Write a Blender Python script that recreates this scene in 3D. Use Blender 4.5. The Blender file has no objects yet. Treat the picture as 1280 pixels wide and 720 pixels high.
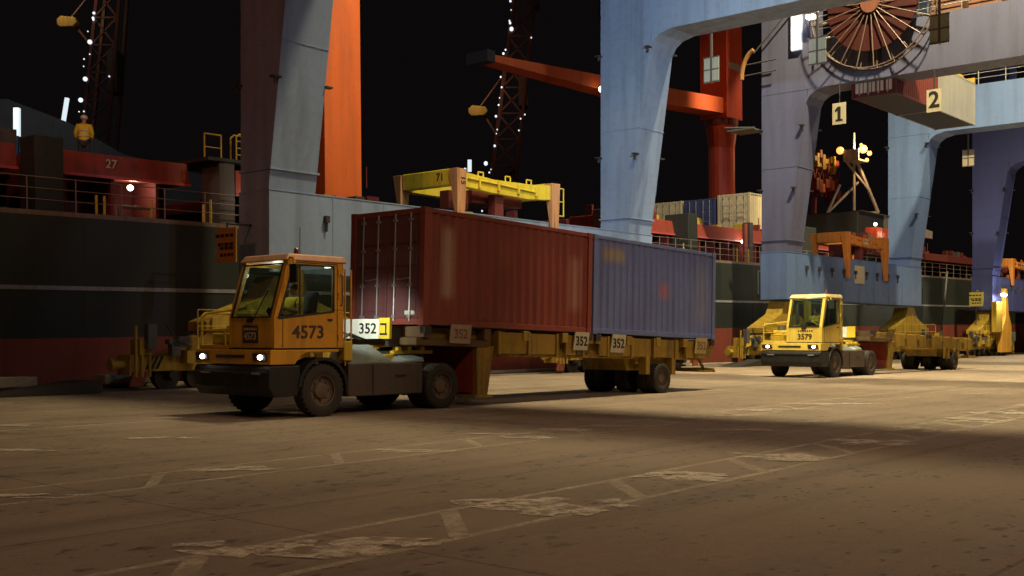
import bpy, bmesh, math, random
from mathutils import Vector, Matrix
R = math.radians
random.seed(7)
S = bpy.context.scene
C = S.collection

# ---------------------------------------------------------------- camera
cam_d = bpy.data.cameras.new('camera'); cam = bpy.data.objects.new('camera', cam_d); C.objects.link(cam)
cam.location = (0, 0, 1.6); cam.rotation_euler = (R(90), 0, 0)
cam_d.sensor_width = 36; cam_d.lens = 36 * 1401 / 1280
cam_d.shift_y = 60 / 1280
cam_d.clip_start = .1; cam_d.clip_end = 3000
S.camera = cam
# ---------------------------------------------------------------- night sky and exposure
W = bpy.data.worlds.new('World'); S.world = W; W.use_nodes = True
bg = W.node_tree.nodes['Background']; bg.inputs[0].default_value = (.0042, .0034, .0036, 1); bg.inputs[1].default_value = .75
S.view_settings.view_transform = 'Standard'; S.view_settings.look = 'None'
S.view_settings.exposure = 0; S.view_settings.gamma = 1; S.view_settings.use_curve_mapping = False
S.cycles.max_bounces = 5; S.cycles.diffuse_bounces = 2; S.cycles.glossy_bounces = 3; S.cycles.transmission_bounces = 5
S.cycles.transparent_max_bounces = 8
S.cycles.use_denoising = True
S.cycles.sample_clamp_indirect = 3

# the quay frame: s runs along the quay away from the camera, w points to the water
ANG = R(49)
U = Vector((math.cos(ANG), math.sin(ANG), 0)); Wv = Vector((-math.sin(ANG), math.cos(ANG), 0))
A0 = Vector((-14.8, 32.5, 0))
def Q(s, w, z=0): return A0 + U * s + Wv * w + Vector((0, 0, z))

def lamp(kind, loc, energy, color, target=None, size=.3, spot=100, blend=.6, name='flood_or_fill_lamp'):
    d = bpy.data.lights.new(name, kind); o = bpy.data.objects.new(name, d); C.objects.link(o)
    o.location = loc; d.energy = energy; d.color = color
    if kind == 'AREA': d.shape = 'DISK'; d.size = size
    else: d.shadow_soft_size = size
    if kind == 'SPOT': d.spot_size = R(spot); d.spot_blend = blend
    if target is not None:
        o.rotation_euler = (Vector(target) - Vector(loc)).to_track_quat('-Z', 'Y').to_euler()
    return o
YEL = (1, .82, .46); SOD = (1, .60, .36); COOL = (.74, .90, 1)
# floodlights hung under the crane girders, high over the lanes
lamp('SPOT', Q(15.0, -17, 35.5), 68000, YEL, Q(16.5, -16, 0), 1.5, 84, .95)
lamp('SPOT', Q(33.0, -16, 35.5), 84000, YEL, Q(46, -15, 0), .6, 100, .7)
lamp('SPOT', Q(51, -18, 35.5), 54000, YEL, Q(62, -16, 0), .6, 100, .7)
lamp('SPOT', Q(80, -18, 35.5), 42000, YEL, Q(95, -16, 0), .6, 110, .7)
# floodlights on the portal beams washing the next leg
lamp('SPOT', Q(10.5, -19, 14.4), 14500, (.72, .88, 1), Q(27, -3, 14), .25, 62, .9)
lamp('SPOT', Q(46, -22, 14.4), 1700, (.74, .82, 1), Q(60, -3, 13), .25, 62, .9)
lamp('SPOT', Q(12, -32, 20), 2300, (.62, .80, 1), Q(13, -3, 9), .4, 70, .9)
# sodium high masts on the land side behind the camera, plus added fills
lamp('SPOT', Q(-14, -50, 27), 10500, SOD, Q(-1, -29, 0), 1.0, 64, .8)
lamp('SPOT', Q(14, -62, 30), 12500, (1, .66, .42), Q(10, -22, 1), 1.0, 62, .9)
lamp('SPOT', Q(-7, -18, 33), 3000, (1, .70, .42), Q(-7, -24, 0), .8, 75, .9)  # added warm fill over the foreground, no crane modelled there
lamp('SPOT', Q(48, -56, 30), 3600, (1, .70, .55), Q(44, -4, 12), 3.0, 60, .9)
lamp('SPOT', Q(-26, -14, 20), 6500, (1, .30, .16), Q(7, -2, 12), 1.0, 40, .9)  # added reddish fill that browns the first leg's near face
lamp('SPOT', Q(30, -52, 28), 4500, (1, .80, .62), Q(28, -3, 9), 1.5, 34, .9)

# ---------------------------------------------------------------- materials
def nm(n, t, **k):
    o = n.nodes.new(t)
    for a, b in k.items(): setattr(o, a, b)
    return o
def noise(n, co, scale, detail=5, rough=.6, dist=0, vec_scale=None):
    t = n.nodes.new('ShaderNodeTexNoise'); t.inputs['Scale'].default_value = scale
    t.inputs['Detail'].default_value = detail; t.inputs['Roughness'].default_value = rough
    t.inputs['Distortion'].default_value = dist
    if vec_scale:
        m = n.nodes.new('ShaderNodeMapping'); m.inputs['Scale'].default_value = vec_scale
        n.links.new(co, m.inputs['Vector']); n.links.new(m.outputs[0], t.inputs['Vector'])
    else: n.links.new(co, t.inputs['Vector'])
    return t.outputs['Fac']
def ramp(n, v, a, b, lo=0., hi=1.):
    m = n.nodes.new('ShaderNodeMapRange'); m.inputs[1].default_value = a; m.inputs[2].default_value = b
    m.inputs[3].default_value = lo; m.inputs[4].default_value = hi; n.links.new(v, m.inputs[0]); return m.outputs[0]
def mixc(n, f, a, b):
    m = n.nodes.new('ShaderNodeMix'); m.data_type = 'RGBA'
    for i, v in ((0, f), (6, a), (7, b)):
        if isinstance(v, (int, float)): m.inputs[i].default_value = v
        elif isinstance(v, tuple): m.inputs[i].default_value = (*v[:3], 1)
        else: n.links.new(v, m.inputs[i])
    return m.outputs[2]
def math_(n, op, a, b=None, c=None):
    m = n.nodes.new('ShaderNodeMath'); m.operation = op
    for i, v in enumerate((a, b, c)):
        if v is None: continue
        if isinstance(v, (int, float)): m.inputs[i].default_value = v
        else: n.links.new(v, m.inputs[i])
    return m.outputs[0]
MATS = {}
def paint(name, col, rough=.5, dirt=.45, rust=.15, metal=0, bump=.15, patches=None, scale=1., streak=True):
    if name in MATS: return MATS[name]
    m = bpy.data.materials.new(name); m.use_nodes = True; n = m.node_tree; b = n.nodes['Principled BSDF']
    co = nm(n, 'ShaderNodeTexCoord').outputs['Object']
    big = noise(n, co, .7 * scale, 5, .65); fine = noise(n, co, 9 * scale, 6, .7)
    c = mixc(n, ramp(n, big, .3, .75, 0, .55), col, tuple(x * .68 for x in col))
    if patches:
        sx = nm(n, 'ShaderNodeSeparateXYZ'); n.links.new(co, sx.inputs[0])
        for (x0, x1, z0, z1, soft, pc, op) in patches:
            a = math_(n, 'MULTIPLY', ramp(n, sx.outputs[0], x0 - soft, x0 + soft), ramp(n, sx.outputs[0], x1 + soft, x1 - soft))
            d = math_(n, 'MULTIPLY', ramp(n, sx.outputs[2], z0 - soft, z0 + soft), ramp(n, sx.outputs[2], z1 + soft, z1 - soft))
            f = math_(n, 'MULTIPLY', math_(n, 'MULTIPLY', a, d), ramp(n, fine, .3, .55, op * .6, op))
            c = mixc(n, f, c, pc)
    if dirt > 0:
        st = noise(n, co, 3 * scale, 5, .6, 0, (1.6, 1.6, .12)) if streak else noise(n, co, 2.2 * scale, 6, .7)
        c = mixc(n, ramp(n, st, .46, .78, 0, dirt), c, (.035, .027, .02))
        c = mixc(n, ramp(n, fine, .5, .8, 0, dirt * .6), c, (.06, .045, .032))
    if rust > 0:
        r = noise(n, co, 4.3 * scale, 8, .75, .6)
        c = mixc(n, ramp(n, r, .62, .70, 0, min(1, rust * 3)), c, (.11, .042, .018))
    n.links.new(c, b.inputs['Base Color'])
    n.links.new(ramp(n, fine, .25, .8, rough - .1, min(1, rough + .2)), b.inputs['Roughness'])
    b.inputs['Metallic'].default_value = metal
    bp = nm(n, 'ShaderNodeBump'); bp.inputs['Strength'].default_value = bump; bp.inputs['Distance'].default_value = .02
    n.links.new(big if bump < .1 else fine, bp.inputs['Height']); n.links.new(bp.outputs[0], b.inputs['Normal'])
    MATS[name] = m; return m
def emit(name, col, st):
    if name in MATS: return MATS[name]
    m = bpy.data.materials.new(name); m.use_nodes = True; b = m.node_tree.nodes['Principled BSDF']
    b.inputs['Base Color'].default_value = (*col, 1); b.inputs['Emission Color'].default_value = (*col, 1); b.inputs['Emission Strength'].default_value = st
    MATS[name] = m; return m
def plain(name, col, rough=.6, metal=0):
    return paint(name, col, rough, .25, 0, metal, .08)
def glass(name, col=(.5, .6, .58), alpha=.35):
    m = bpy.data.materials.new(name); m.use_nodes = True; n = m.node_tree
    n.nodes.remove(n.nodes['Principled BSDF']); out = n.nodes['Material Output']
    t = nm(n, 'ShaderNodeBsdfTransparent'); t.inputs[0].default_value = (*col, 1)
    g = nm(n, 'ShaderNodeBsdfGlossy'); g.inputs['Roughness'].default_value = .06; g.inputs[0].default_value = (.9, .9, .9, 1)
    d = nm(n, 'ShaderNodeBsdfDiffuse'); d.inputs[0].default_value = (.05, .045, .035, 1)
    co = nm(n, 'ShaderNodeTexCoord').outputs['Object']
    a1 = nm(n, 'ShaderNodeMixShader'); n.links.new(ramp(n, noise(n, co, 5, 5), .3, .8, .02, .16), a1.inputs[0]); n.links.new(t.outputs[0], a1.inputs[1]); n.links.new(d.outputs[0], a1.inputs[2])
    fr = nm(n, 'ShaderNodeFresnel'); fr.inputs[0].default_value = 1.5
    a2 = nm(n, 'ShaderNodeMixShader'); n.links.new(math_(n, 'MULTIPLY', fr.outputs[0], math_(n, 'SUBTRACT', 1, nm(n, 'ShaderNodeNewGeometry').outputs['Backfacing'])), a2.inputs[0]); n.links.new(a1.outputs[0], a2.inputs[1]); n.links.new(g.outputs[0], a2.inputs[2])
    n.links.new(a2.outputs[0], out.inputs[0]); return m

ORANGE = paint('orange_cab_paint', (.66, .32, .024), .42, .35, .06)
YELCAB = paint('yellow_cab_paint', (.76, .56, .09), .42, .3, .05)
CHY = paint('ochre_trailer_paint', (.36, .225, .022), .6, .8, .55)
BOGY = paint('yellow_crane_paint', (.44, .29, .025), .6, .8, .5)
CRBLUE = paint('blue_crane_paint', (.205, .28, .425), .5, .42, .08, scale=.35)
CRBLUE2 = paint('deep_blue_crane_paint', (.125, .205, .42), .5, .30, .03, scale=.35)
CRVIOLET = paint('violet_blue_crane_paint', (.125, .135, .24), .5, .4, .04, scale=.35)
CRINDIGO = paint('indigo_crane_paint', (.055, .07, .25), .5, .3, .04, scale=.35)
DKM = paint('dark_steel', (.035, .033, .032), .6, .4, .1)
GRM = paint('grey_steel', (.10, .105, .10), .55, .5, .1)
BLK = plain('black_plastic', (.012, .012, .013), .5)
RUB = plain('tyre_rubber', (.032, .028, .025), .8)
RIM = paint('worn_rim', (.15, .11, .08), .6, .5, .3)
WHT = plain('white_board', (.75, .76, .72), .5)
CREAMM = plain('aged_cream_board', (.55, .50, .36), .6)
PINKB = plain('aged_pink_board', (.42, .30, .22), .6)
INK = plain('black_ink', (.012, .012, .012), .6)
SILV = plain('galvanised_steel', (.45, .46, .47), .4, .6)
GLS = glass('cab_glass', (.74, .82, .80))
HEAD = emit('headlight_glow', (1, .9, .72), 22)
SHRED = paint('ship_red_paint', (.30, .045, .028), .6, .55, .15, scale=.6)
SHRED2 = paint('ship_dull_red_paint', (.17, .026, .022), .6, .5, .2)
HULLK = paint('hull_black_paint', (.020, .028, .027), .6, .6, .22, scale=.5)
HULLR = paint('hull_red_paint', (.27, .055, .032), .65, .45, .15, scale=.4)
HULLW = paint('hull_stripe_paint', (.30, .31, .33), .6, .5, .2)
PEDOR = paint('deck_crane_orange_paint', (.75, .14, .015), .5, .3, .05, scale=.4)
PEDRD = paint('deck_crane_red_paint', (.68, .07, .02), .5, .3, .05, scale=.4)
YRAIL = plain('yellow_rail_paint', (.62, .42, .03), .5)

# ---------------------------------------------------------------- mesh builder
class MB:
    def __init__(s): s.b = bmesh.new()
    def face(s, vs):
        try: return s.b.faces.new(vs)
        except ValueError: return None
    def hexa(s, p):   # 4 bottom, 4 top
        v = [s.b.verts.new(Vector(q)) for q in p]
        for f in ((3, 2, 1, 0), (4, 5, 6, 7), (0, 1, 5, 4), (1, 2, 6, 5), (2, 3, 7, 6), (3, 0, 4, 7)): s.face([v[i] for i in f])
        return s
    def box(s, x0, x1, y0, y1, z0, z1):
        return s.hexa([(x0, y0, z0), (x1, y0, z0), (x1, y1, z0), (x0, y1, z0), (x0, y0, z1), (x1, y0, z1), (x1, y1, z1), (x0, y1, z1)])
    def prism(s, poly, a, b, axis='y'):
        f = {'y': lambda p, t: (p[0], t, p[1]), 'x': lambda p, t: (t, p[0], p[1]), 'z': lambda p, t: (p[0], p[1], t)}[axis]
        A = [s.b.verts.new(f(p, a)) for p in poly]; B = [s.b.verts.new(f(p, b)) for p in poly]
        s.face(A); s.face(B[::-1]); k = len(poly)
        for i in range(k): s.face([A[i], A[(i + 1) % k], B[(i + 1) % k], B[i]])
        return s
    def cyl(s, p0, p1, r, n=12, r1=None):
        p0, p1 = Vector(p0), Vector(p1); d = (p1 - p0); L = d.length; q = d.to_track_quat('Z', 'Y')
        r1 = r if r1 is None else r1
        A = [s.b.verts.new(p0 + q @ Vector((r * math.cos(2 * math.pi * i / n), r * math.sin(2 * math.pi * i / n), 0))) for i in range(n)]
        B = [s.b.verts.new(p1 + q @ Vector((r1 * math.cos(2 * math.pi * i / n), r1 * math.sin(2 * math.pi * i / n), 0))) for i in range(n)]
        s.face(A[::-1]); s.face(B)
        for i in range(n): s.face([A[i], A[(i + 1) % n], B[(i + 1) % n], B[i]])
        return s
    def tube(s, pts, r, n=8):
        for a, b in zip(pts, pts[1:]): s.cyl(a, b, r, n)
        return s
    def bar(s, p0, p1, w, h):
        p0, p1 = Vector(p0), Vector(p1); q = (p1 - p0).to_track_quat('Z', 'Y'); pts = []
        for p in (p0, p1):
            for a, b in ((-1, -1), (1, -1), (1, 1), (-1, 1)): pts.append(p + q @ Vector((a * w / 2, b * h / 2, 0)))
        return s.hexa(pts)
    def lathe(s, prof, cx, cz, n=40, axis='y', cy=0, cap=True):   # profile (offset along the axle, radius)
        rings = []
        for (o, r) in prof:
            rings.append([s.b.verts.new((cx + r * math.cos(2 * math.pi * i / n), cy + o, cz + r * math.sin(2 * math.pi * i / n)) if axis == 'y'
                          else (cx + o, cy + r * math.cos(2 * math.pi * i / n), cz + r * math.sin(2 * math.pi * i / n))) for i in range(n)])
        for a, b in zip(rings, rings[1:]):
            for i in range(n): s.face([a[i], a[(i + 1) % n], b[(i + 1) % n], b[i]])
        if cap: s.face(rings[0])
        s.face(rings[-1]); return s
    def ball(s, c, r, sx=1, sy=1, sz=1, n=12):
        bmesh.ops.create_uvsphere(s.b, u_segments=n, v_segments=max(6, n // 2), radius=r, matrix=Matrix.Translation(c) @ Matrix.Diagonal((sx, sy, sz, 1))); return s
    def build(s, name, mat, parent=None, bevel=0, smooth=False, loc=None):
        bmesh.ops.recalc_face_normals(s.b, faces=s.b.faces[:])
        me = bpy.data.meshes.new(name); s.b.to_mesh(me); s.b.free()
        if smooth:
            for p in me.polygons: p.use_smooth = True
            try: me.set_sharp_from_angle(angle=R(35))
            except Exception: pass
        o = bpy.data.objects.new(name, me); C.objects.link(o); me.materials.append(mat)
        if parent: o.parent = parent
        if loc: o.location = loc
        if bevel:
            m = o.modifiers.new('bevel', 'BEVEL'); m.width = bevel; m.segments = 2; m.limit_method = 'ANGLE'; m.angle_limit = R(40)
        return o
def tag(o, label=None, cat=None, group=None, kind=None):
    if label: o['label'] = label
    if cat: o['category'] = cat
    if group: o['group'] = group
    if kind: o['kind'] = kind
    return o
def thing(name, label, cat, loc, rot=(0, 0, ANG), group=None):
    o = bpy.data.objects.new(name, None); C.objects.link(o); o.location = loc; o.rotation_euler = rot; o.empty_display_size = .2
    return tag(o, label, cat, group)
def text(body, size, mat, parent, loc, rot, name='number', bold=.02, depth=.004, align='CENTER', sx=1.):
    cu = bpy.data.curves.new('lettering', 'FONT'); cu.body = body; cu.size = size; cu.align_x = align; cu.align_y = 'CENTER'
    cu.offset = bold * size; cu.extrude = depth; cu.resolution_u = 3
    t = bpy.data.objects.new('lettering', cu); C.objects.link(t); bpy.context.view_layer.update()
    me = bpy.data.meshes.new_from_object(t.evaluated_get(bpy.context.evaluated_depsgraph_get()))
    bpy.data.objects.remove(t); bpy.data.curves.remove(cu)
    me.materials.clear(); me.materials.append(mat)
    o = bpy.data.objects.new(name, me); C.objects.link(o); o.parent = parent; o.location = loc; o.rotation_euler = rot; o.scale = (sx, 1, 1)
    return o
FACE_N = (R(90), 0, 0)             # lettering read from the land side (local -Y)
FACE_F = (R(90), 0, R(-90))        # lettering read from the front (local -X)
def dupe(o, parent, loc=None):
    c = o.copy(); C.objects.link(c); c.parent = parent
    if loc is not None: c.location = loc
    for ch in list(o.children): dupe(ch, c)
    return c

# ---------------------------------------------------------------- ground
def ground_mat():
    m = bpy.data.materials.new('quay_concrete'); m.use_nodes = True; n = m.node_tree; b = n.nodes['Principled BSDF']
    co = nm(n, 'ShaderNodeTexCoord').outputs['Object']
    big = noise(n, co, .09, 5, .6); mid = noise(n, co, .55, 7, .7, .4); fine = noise(n, co, 7, 8, .75); grit = noise(n, co, 60, 3, .7)
    c = mixc(n, ramp(n, big, .3, .7), (.235, .168, .128), (.35, .268, .205))
    c = mixc(n, ramp(n, mid, .42, .68, 0, .6), c, (.13, .095, .07))
    c = mixc(n, ramp(n, fine, .35, .75, 0, .5), c, (.33, .28, .22))
    c = mixc(n, ramp(n, grit, .52, .72, 0, .38), c, (.46, .39, .31)); c = mixc(n, ramp(n, noise(n, co, 26, 6, .8), .54, .68, 0, .42), c, (.09, .066, .048))
    crk = nm(n, 'ShaderNodeTexVoronoi', feature='DISTANCE_TO_EDGE'); crk.inputs['Scale'].default_value = .32
    wv = nm(n, 'ShaderNodeVectorMath', operation='ADD'); n2 = nm(n, 'ShaderNodeTexNoise'); n2.inputs['Scale'].default_value = 1.4; n2.inputs['Detail'].default_value = 6; n.links.new(co, n2.inputs['Vector']); n.links.new(co, wv.inputs[0]); n.links.new(n2.outputs['Color'], wv.inputs[1]); n.links.new(wv.outputs[0], crk.inputs['Vector'])
    c = mixc(n, math_(n, 'MULTIPLY', ramp(n, crk.outputs['Distance'], .0, .006, .6, 0), ramp(n, big, .45, .6)), c, (.05, .04, .03))
    # tyre tracks worn along the lanes
    tr = noise(n, co, 1.0, 4, .6, 0, (.035, 1.3, 1))
    c = mixc(n, ramp(n, tr, .52, .72, 0, .55), c, (.095, .072, .055))
    # scattered dark droppings, oil and rubber spots
    dn = nm(n, 'ShaderNodeMapping'); dn.inputs['Scale'].default_value = (.8, 1.5, 1); n.links.new(co, dn.inputs[0])
    for sc, th, am in ((5.2, .80, .85), (2.1, .79, .6)):
        v = nm(n, 'ShaderNodeTexVoronoi'); v.inputs['Scale'].default_value = sc
        wob = nm(n, 'ShaderNodeVectorMath', operation='ADD')
        nz = nm(n, 'ShaderNodeTexNoise'); nz.inputs['Scale'].default_value = 9; n.links.new(co, nz.inputs['Vector'])
        sc2 = nm(n, 'ShaderNodeVectorMath', operation='SCALE'); sc2.inputs['Scale'].default_value = .22; n.links.new(nz.outputs['Color'], sc2.inputs[0])
        n.links.new(dn.outputs[0], wob.inputs[0]); n.links.new(sc2.outputs[0], wob.inputs[1]); n.links.new(wob.outputs[0], v.inputs['Vector'])
        spot = ramp(n, v.outputs['Distance'], .12, .25, 1, 0)
        sel = ramp(n, noise(n, co, .55, 4, .7), .44, .52)
        c = mixc(n, math_(n, 'MULTIPLY', math_(n, 'MULTIPLY', spot, sel), am), c, (.045, .034, .026))
    # cast bays of the slab: thin dark joints every 6 m by 9 m
    br = nm(n, 'ShaderNodeTexBrick'); br.inputs['Scale'].default_value = 1; br.inputs['Brick Width'].default_value = 9; br.inputs['Row Height'].default_value = 6
    br.inputs['Mortar Size'].default_value = .022; br.offset = 0; n.links.new(co, br.inputs['Vector'])
    c = mixc(n, ramp(n, br.outputs['Fac'], 0, 1, 0, .45), c, (.06, .045, .035))
    n.links.new(c, b.inputs['Base Color'])
    n.links.new(ramp(n, mid, .3, .75, .82, .5), b.inputs['Roughness'])
    bp = nm(n, 'ShaderNodeBump'); bp.inputs['Strength'].default_value = .8; bp.inputs['Distance'].default_value = .025
    n.links.new(math_(n, 'ADD', fine, math_(n, 'MULTIPLY', grit, .5)), bp.inputs['Height']); n.links.new(bp.outputs[0], b.inputs['Normal'])
    return m
g = MB(); g.box(-300, 900, -500, 0, -6, 0)
g = g.build('ground', ground_mat()); g.location = Q(0, 0); g.rotation_euler = (0, 0, ANG); tag(g, kind='structure')
wm = bpy.data.materials.new('harbour_water'); wm.use_nodes = True; n = wm.node_tree; b = n.nodes['Principled BSDF']
b.inputs['Base Color'].default_value = (.01, .015, .017, 1); b.inputs['Roughness'].default_value = .08
co = nm(n, 'ShaderNodeTexCoord').outputs['Object']; bp = nm(n, 'ShaderNodeBump'); bp.inputs['Strength'].default_value = .4
n.links.new(noise(n, co, .8, 5), bp.inputs['Height']); n.links.new(bp.outputs[0], b.inputs['Normal'])
wt = MB(); wt.box(-600, 1500, 0.01, 1500, -6.2, -2.4); wt = wt.build('water', wm); wt.location = Q(0, 0); wt.rotation_euler = (0, 0, ANG); tag(wt, kind='structure')

def worn(name, col, lo, hi, sc=2.2, aniso=(1, 1, 1), op=.8):
    m = bpy.data.materials.new(name); m.use_nodes = True; n = m.node_tree; b = n.nodes['Principled BSDF']
    co = nm(n, 'ShaderNodeTexCoord').outputs['Object']
    b.inputs['Base Color'].default_value = (*col, 1); b.inputs['Roughness'].default_value = .75
    f = math_(n, 'MULTIPLY', ramp(n, noise(n, co, sc, 9, .78, .5, aniso), lo, hi, 0, 1), ramp(n, noise(n, co, sc * 9, 5, .7), .3, .6, .35, 1))
    f = math_(n, 'MULTIPLY', f, op)
    n.links.new(f, b.inputs['Alpha']); return m
LINE = worn('worn_lane_paint', (.70, .62, .50), .34, .60, 1.7, op=.68)
BLOB = worn('worn_symbol_paint', (.78, .70, .58), .40, .60, 5.5, (1, 1, 1), op=.95)
def ground_obj(name, mat, build, z=.004):
    m = MB(); build(m); o = m.build(name, mat); o.location = Q(0, 0, z); o.rotation_euler = (0, 0, ANG); return tag(o, kind='structure')
def quad(m, pts):
    m.face([m.b.verts.new((p[0], p[1], 0)) for p in pts])
def strip(m, s0, w0, s1, w1, t):
    d = Vector((s1 - s0, w1 - w0)).normalized(); p = Vector((-d.y, d.x)) * t / 2
    quad(m, [(s0 + p.x, w0 + p.y), (s1 + p.x, w1 + p.y), (s1 - p.x, w1 - p.y), (s0 - p.x, w0 - p.y)])
def px(x, y):     # survey: a ground point seen at a pixel, in quay coordinates
    Y = 1401 * 1.6 / (y - 420); X = (x - 640) / 1401 * Y
    v = Vector((X, Y, 0)) - A0; return v.dot(U), v.dot(Wv)
def lines(m):
    sl = .045
    for (wb, a, c) in ((-25.98, -22, 90), (-24.98, -22, 90), (-21.45, -22, 30), (-20.5, -22, 30)): strip(m, a, wb + sl * a, c, wb + sl * c, .10)
    for w0 in (-13.6, -9.5, -30.8): strip(m, -30, w0, 90, w0, .12)
    for k in range(16):
        s_ = -18.8 + 2.72 * k; strip(m, s_ + .45, -24.98 + sl * s_, s_ - .45, -25.98 + sl * s_, .17)
        if k < 12: strip(m, s_ + .25, -20.5 + sl * s_, s_ - .45, -21.45 + sl * s_, .13)
ground_obj('lane_marking', LINE, lines)
def blobs(m):
    rnd = random.Random(3); cs = []
    for k in range(16):
        s_ = -17.6 + 2.72 * k; cs.append((s_, -25.48 + .045 * s_, .72, .46, 1.5))
        if k < 12: cs.append((s_ - .1, -21.0 + .045 * s_, .55, .25, .6))
    for (x, y, a, c) in ((190, 548, .5, .2), (20, 532, .5, .2), (1010, 528, 1.1, .16), (940, 538, .7, .12), (720, 538, .5, .2), (620, 543, .5, .1), (1060, 505, 1.0, .2), (1150, 497, .8, .15), (990, 512, .8, .15), (900, 520, .7, .12), (740, 517, .6, .12),
                         (15, 563, .5, .2), (1240, 492, 1.0, .2), (880, 488, 1.2, .2)):
        s_, w_ = px(x, y); cs.append((s_, w_, a, c, 1))
    ca, sa = .66, -.75          # worn patches lie skewed across the lane
    for (s_, w_, a, c, _k) in cs:
        for q_ in range(int(9 * _k) + 4):
            ou, ov = rnd.gauss(0, .42) * a, rnd.gauss(0, .5) * c
            la, lc = a * rnd.uniform(.15, .5), c * rnd.uniform(.18, .55); sk = rnd.uniform(-.25, .25); pts = []
            for i in range(11):
                t = 2 * math.pi * i / 11; k = 1 + rnd.uniform(-.45, .35)
                u_, v_ = ou + la * k * math.cos(t), ov + lc * k * math.sin(t) + sk * la * math.cos(t)
                pts.append((s_ + u_ * ca - v_ * sa, w_ + u_ * sa + v_ * ca, q_ * .0004))
            m.face([m.b.verts.new(p) for p in pts])
ground_obj('worn_road_paint', BLOB, blobs, .008)
RAILM = paint('rail_steel', (.05, .045, .04), .4, .3, .2, .6)
def rails(m):
    for w0 in (-2.25, -34.2):
        strip(m, -200, w0, 600, w0, .16)
        strip(m, -200, w0 - .22, 600, w0 - .22, .04); strip(m, -200, w0 + .22, 600, w0 + .22, .04)
ground_obj('crane_rail', RAILM, rails, .006)
CONC = paint('pale_concrete', (.42, .38, .30), .8, .5, 0, streak=False)
k = MB(); k.box(-200, 600, -.5, -.002, 0.002, .12); k = k.build('quay_kerb', CONC, bevel=.02); k.location = Q(0, 0); k.rotation_euler = (0, 0, ANG); tag(k, kind='structure')
for i, (s0, L, lab) in enumerate(((-1.2, 1.9, 'pale concrete block on the quay edge standing apart from the crane wheels'), (2.8, 1.6, 'pale concrete block on the quay edge beside the near crane buffer'),
                                  (17.3, 1.5, 'pale concrete block on the quay edge seen under the trailer gooseneck'), (33.8, 2.2, 'pale concrete block on the quay edge beyond the trailer wheels'))):
    o = MB().box(0, L, -.78, -.03, .12, .42).build('concrete_block', CONC, bevel=.03)
    o.location = Q(s0, 0); o.rotation_euler = (0, 0, ANG); tag(o, lab, 'concrete block', 'concrete blocks along the quay edge')

# ---------------------------------------------------------------- ship
ship = thing('cargo_ship', 'long cargo ship with black hull, pale stripe and red bottom moored along the quay', 'ship', Q(0, 1.5), (0, -.013, ANG))
MB().box(-80, 260, 0, 26, 1.50, 5.35).build('hull', HULLK, ship)
MB().box(-80, 260, .0, 26, -5, 1.498).build('hull_bottom', HULLR, ship)
MB().box(-80, 260, -.03, .02, 3.02, 3.15).build('hull_stripe', HULLW, ship)
m = MB()
for (a, c) in ((47.5, 49.5),):
    for p, q_ in (((a, 3.6), (c, 3.6)), ((a, 5.0), (c, 5.0)), ((a, 3.6), (a, 5.0)), ((c, 3.6), (c, 5.0))):
        m.bar((p[0], -.02, p[1]), (q_[0], -.02, q_[1]), .05, .03)
m.build('hull_mark', HULLW, ship)
m = MB()
for i in range(60): m.box(-40 + i * 3.1, -39.97 + i * 3.1, -.012, .01, 1.6, 5.3)
m.build('plate_seam', DKM, ship)
# deck edge, coaming with its overhanging shelf, cargo hatches
MB().box(-80, 260, .02, .25, 5.352, 5.5).build('deck_edge', paint('dusty_deck_paint', (.20, .15, .12), .7, .5, .2), ship)
BAYS = [(-14, 1.9), (2.95, 8.2), (10.5, 19.5), (20.4, 33), (34, 48.5), (49.3, 62), (63, 78), (79, 96), (97, 125)]
LIP = paint('ship_pink_red_paint', (.55, .10, .10), .5, .3, .1)
for (a, c) in BAYS:
    lo = .8 if 10 < a < 33 else 0
    MB().box(a + .3, c - .3, 4.6, 21, 7.2 - lo, 7.68 - lo).build('hatch_cover', SHRED2, ship, .05)
    if lo: MB().box(a, c, 1.5, 4.2, 6.2, 6.92).build('hatch_coaming', SHRED2, ship, .03); continue
    if a > 60: MB().box(a, c, 1.5, 4.2, 6.95, 7.55).build('hatch_coaming', SHRED2, ship, .03); continue
    MB().hexa([(a, 1.35, 6.95), (c, 1.35, 6.95), (c, 4.2, 6.95), (a, 4.2, 6.95), (a, 1.5, 7.72), (c, 1.5, 7.72), (c, 4.2, 7.72), (a, 4.2, 7.72)]).build('hatch_coaming', SHRED, ship, .03)
    MB().box(a, c, 1.28, 1.36, 6.88, 6.97).build('coaming_lip', LIP, ship)
    MB().box(a, c, 3.0, 4.4, 5.36, 6.94).build('coaming_wall', SHRED2, ship)
    x = a + .5
    while x < c - .2: MB().box(x, x + .12, 1.42, 2.98, 5.36, 6.94).build('coaming_stay', SHRED2, ship); x += 1.7
text('27', .42, CREAMM, ship, (5.15, 1.38, 7.38), FACE_N, 'number', .012)
# guard rails on the deck edge
rl = MB()
x = -40
while x < 120:
    rl.cyl((x, .12, 5.5), (x, .12, 6.55), .022, 6); x += 1.6
for z in (5.85, 6.2, 6.55): rl.cyl((-40, .12, z), (120, .12, z), .016, 6)
rl.build('guard_rail', plain('dull_rail_paint', (.24, .17, .15), .5), ship)
for s0 in (4.0, 4.28, 6.0, 8.05, 8.35, 11.5, 39.5, 45.1, 45.5, 46.9, 53, 53.3, 61): MB().cyl((s0, .3, 5.4), (s0, .3, 6.15 + .2 * (int(s0 * 10) % 2)), .045, 8).build('yellow_post', YRAIL, ship)
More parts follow.
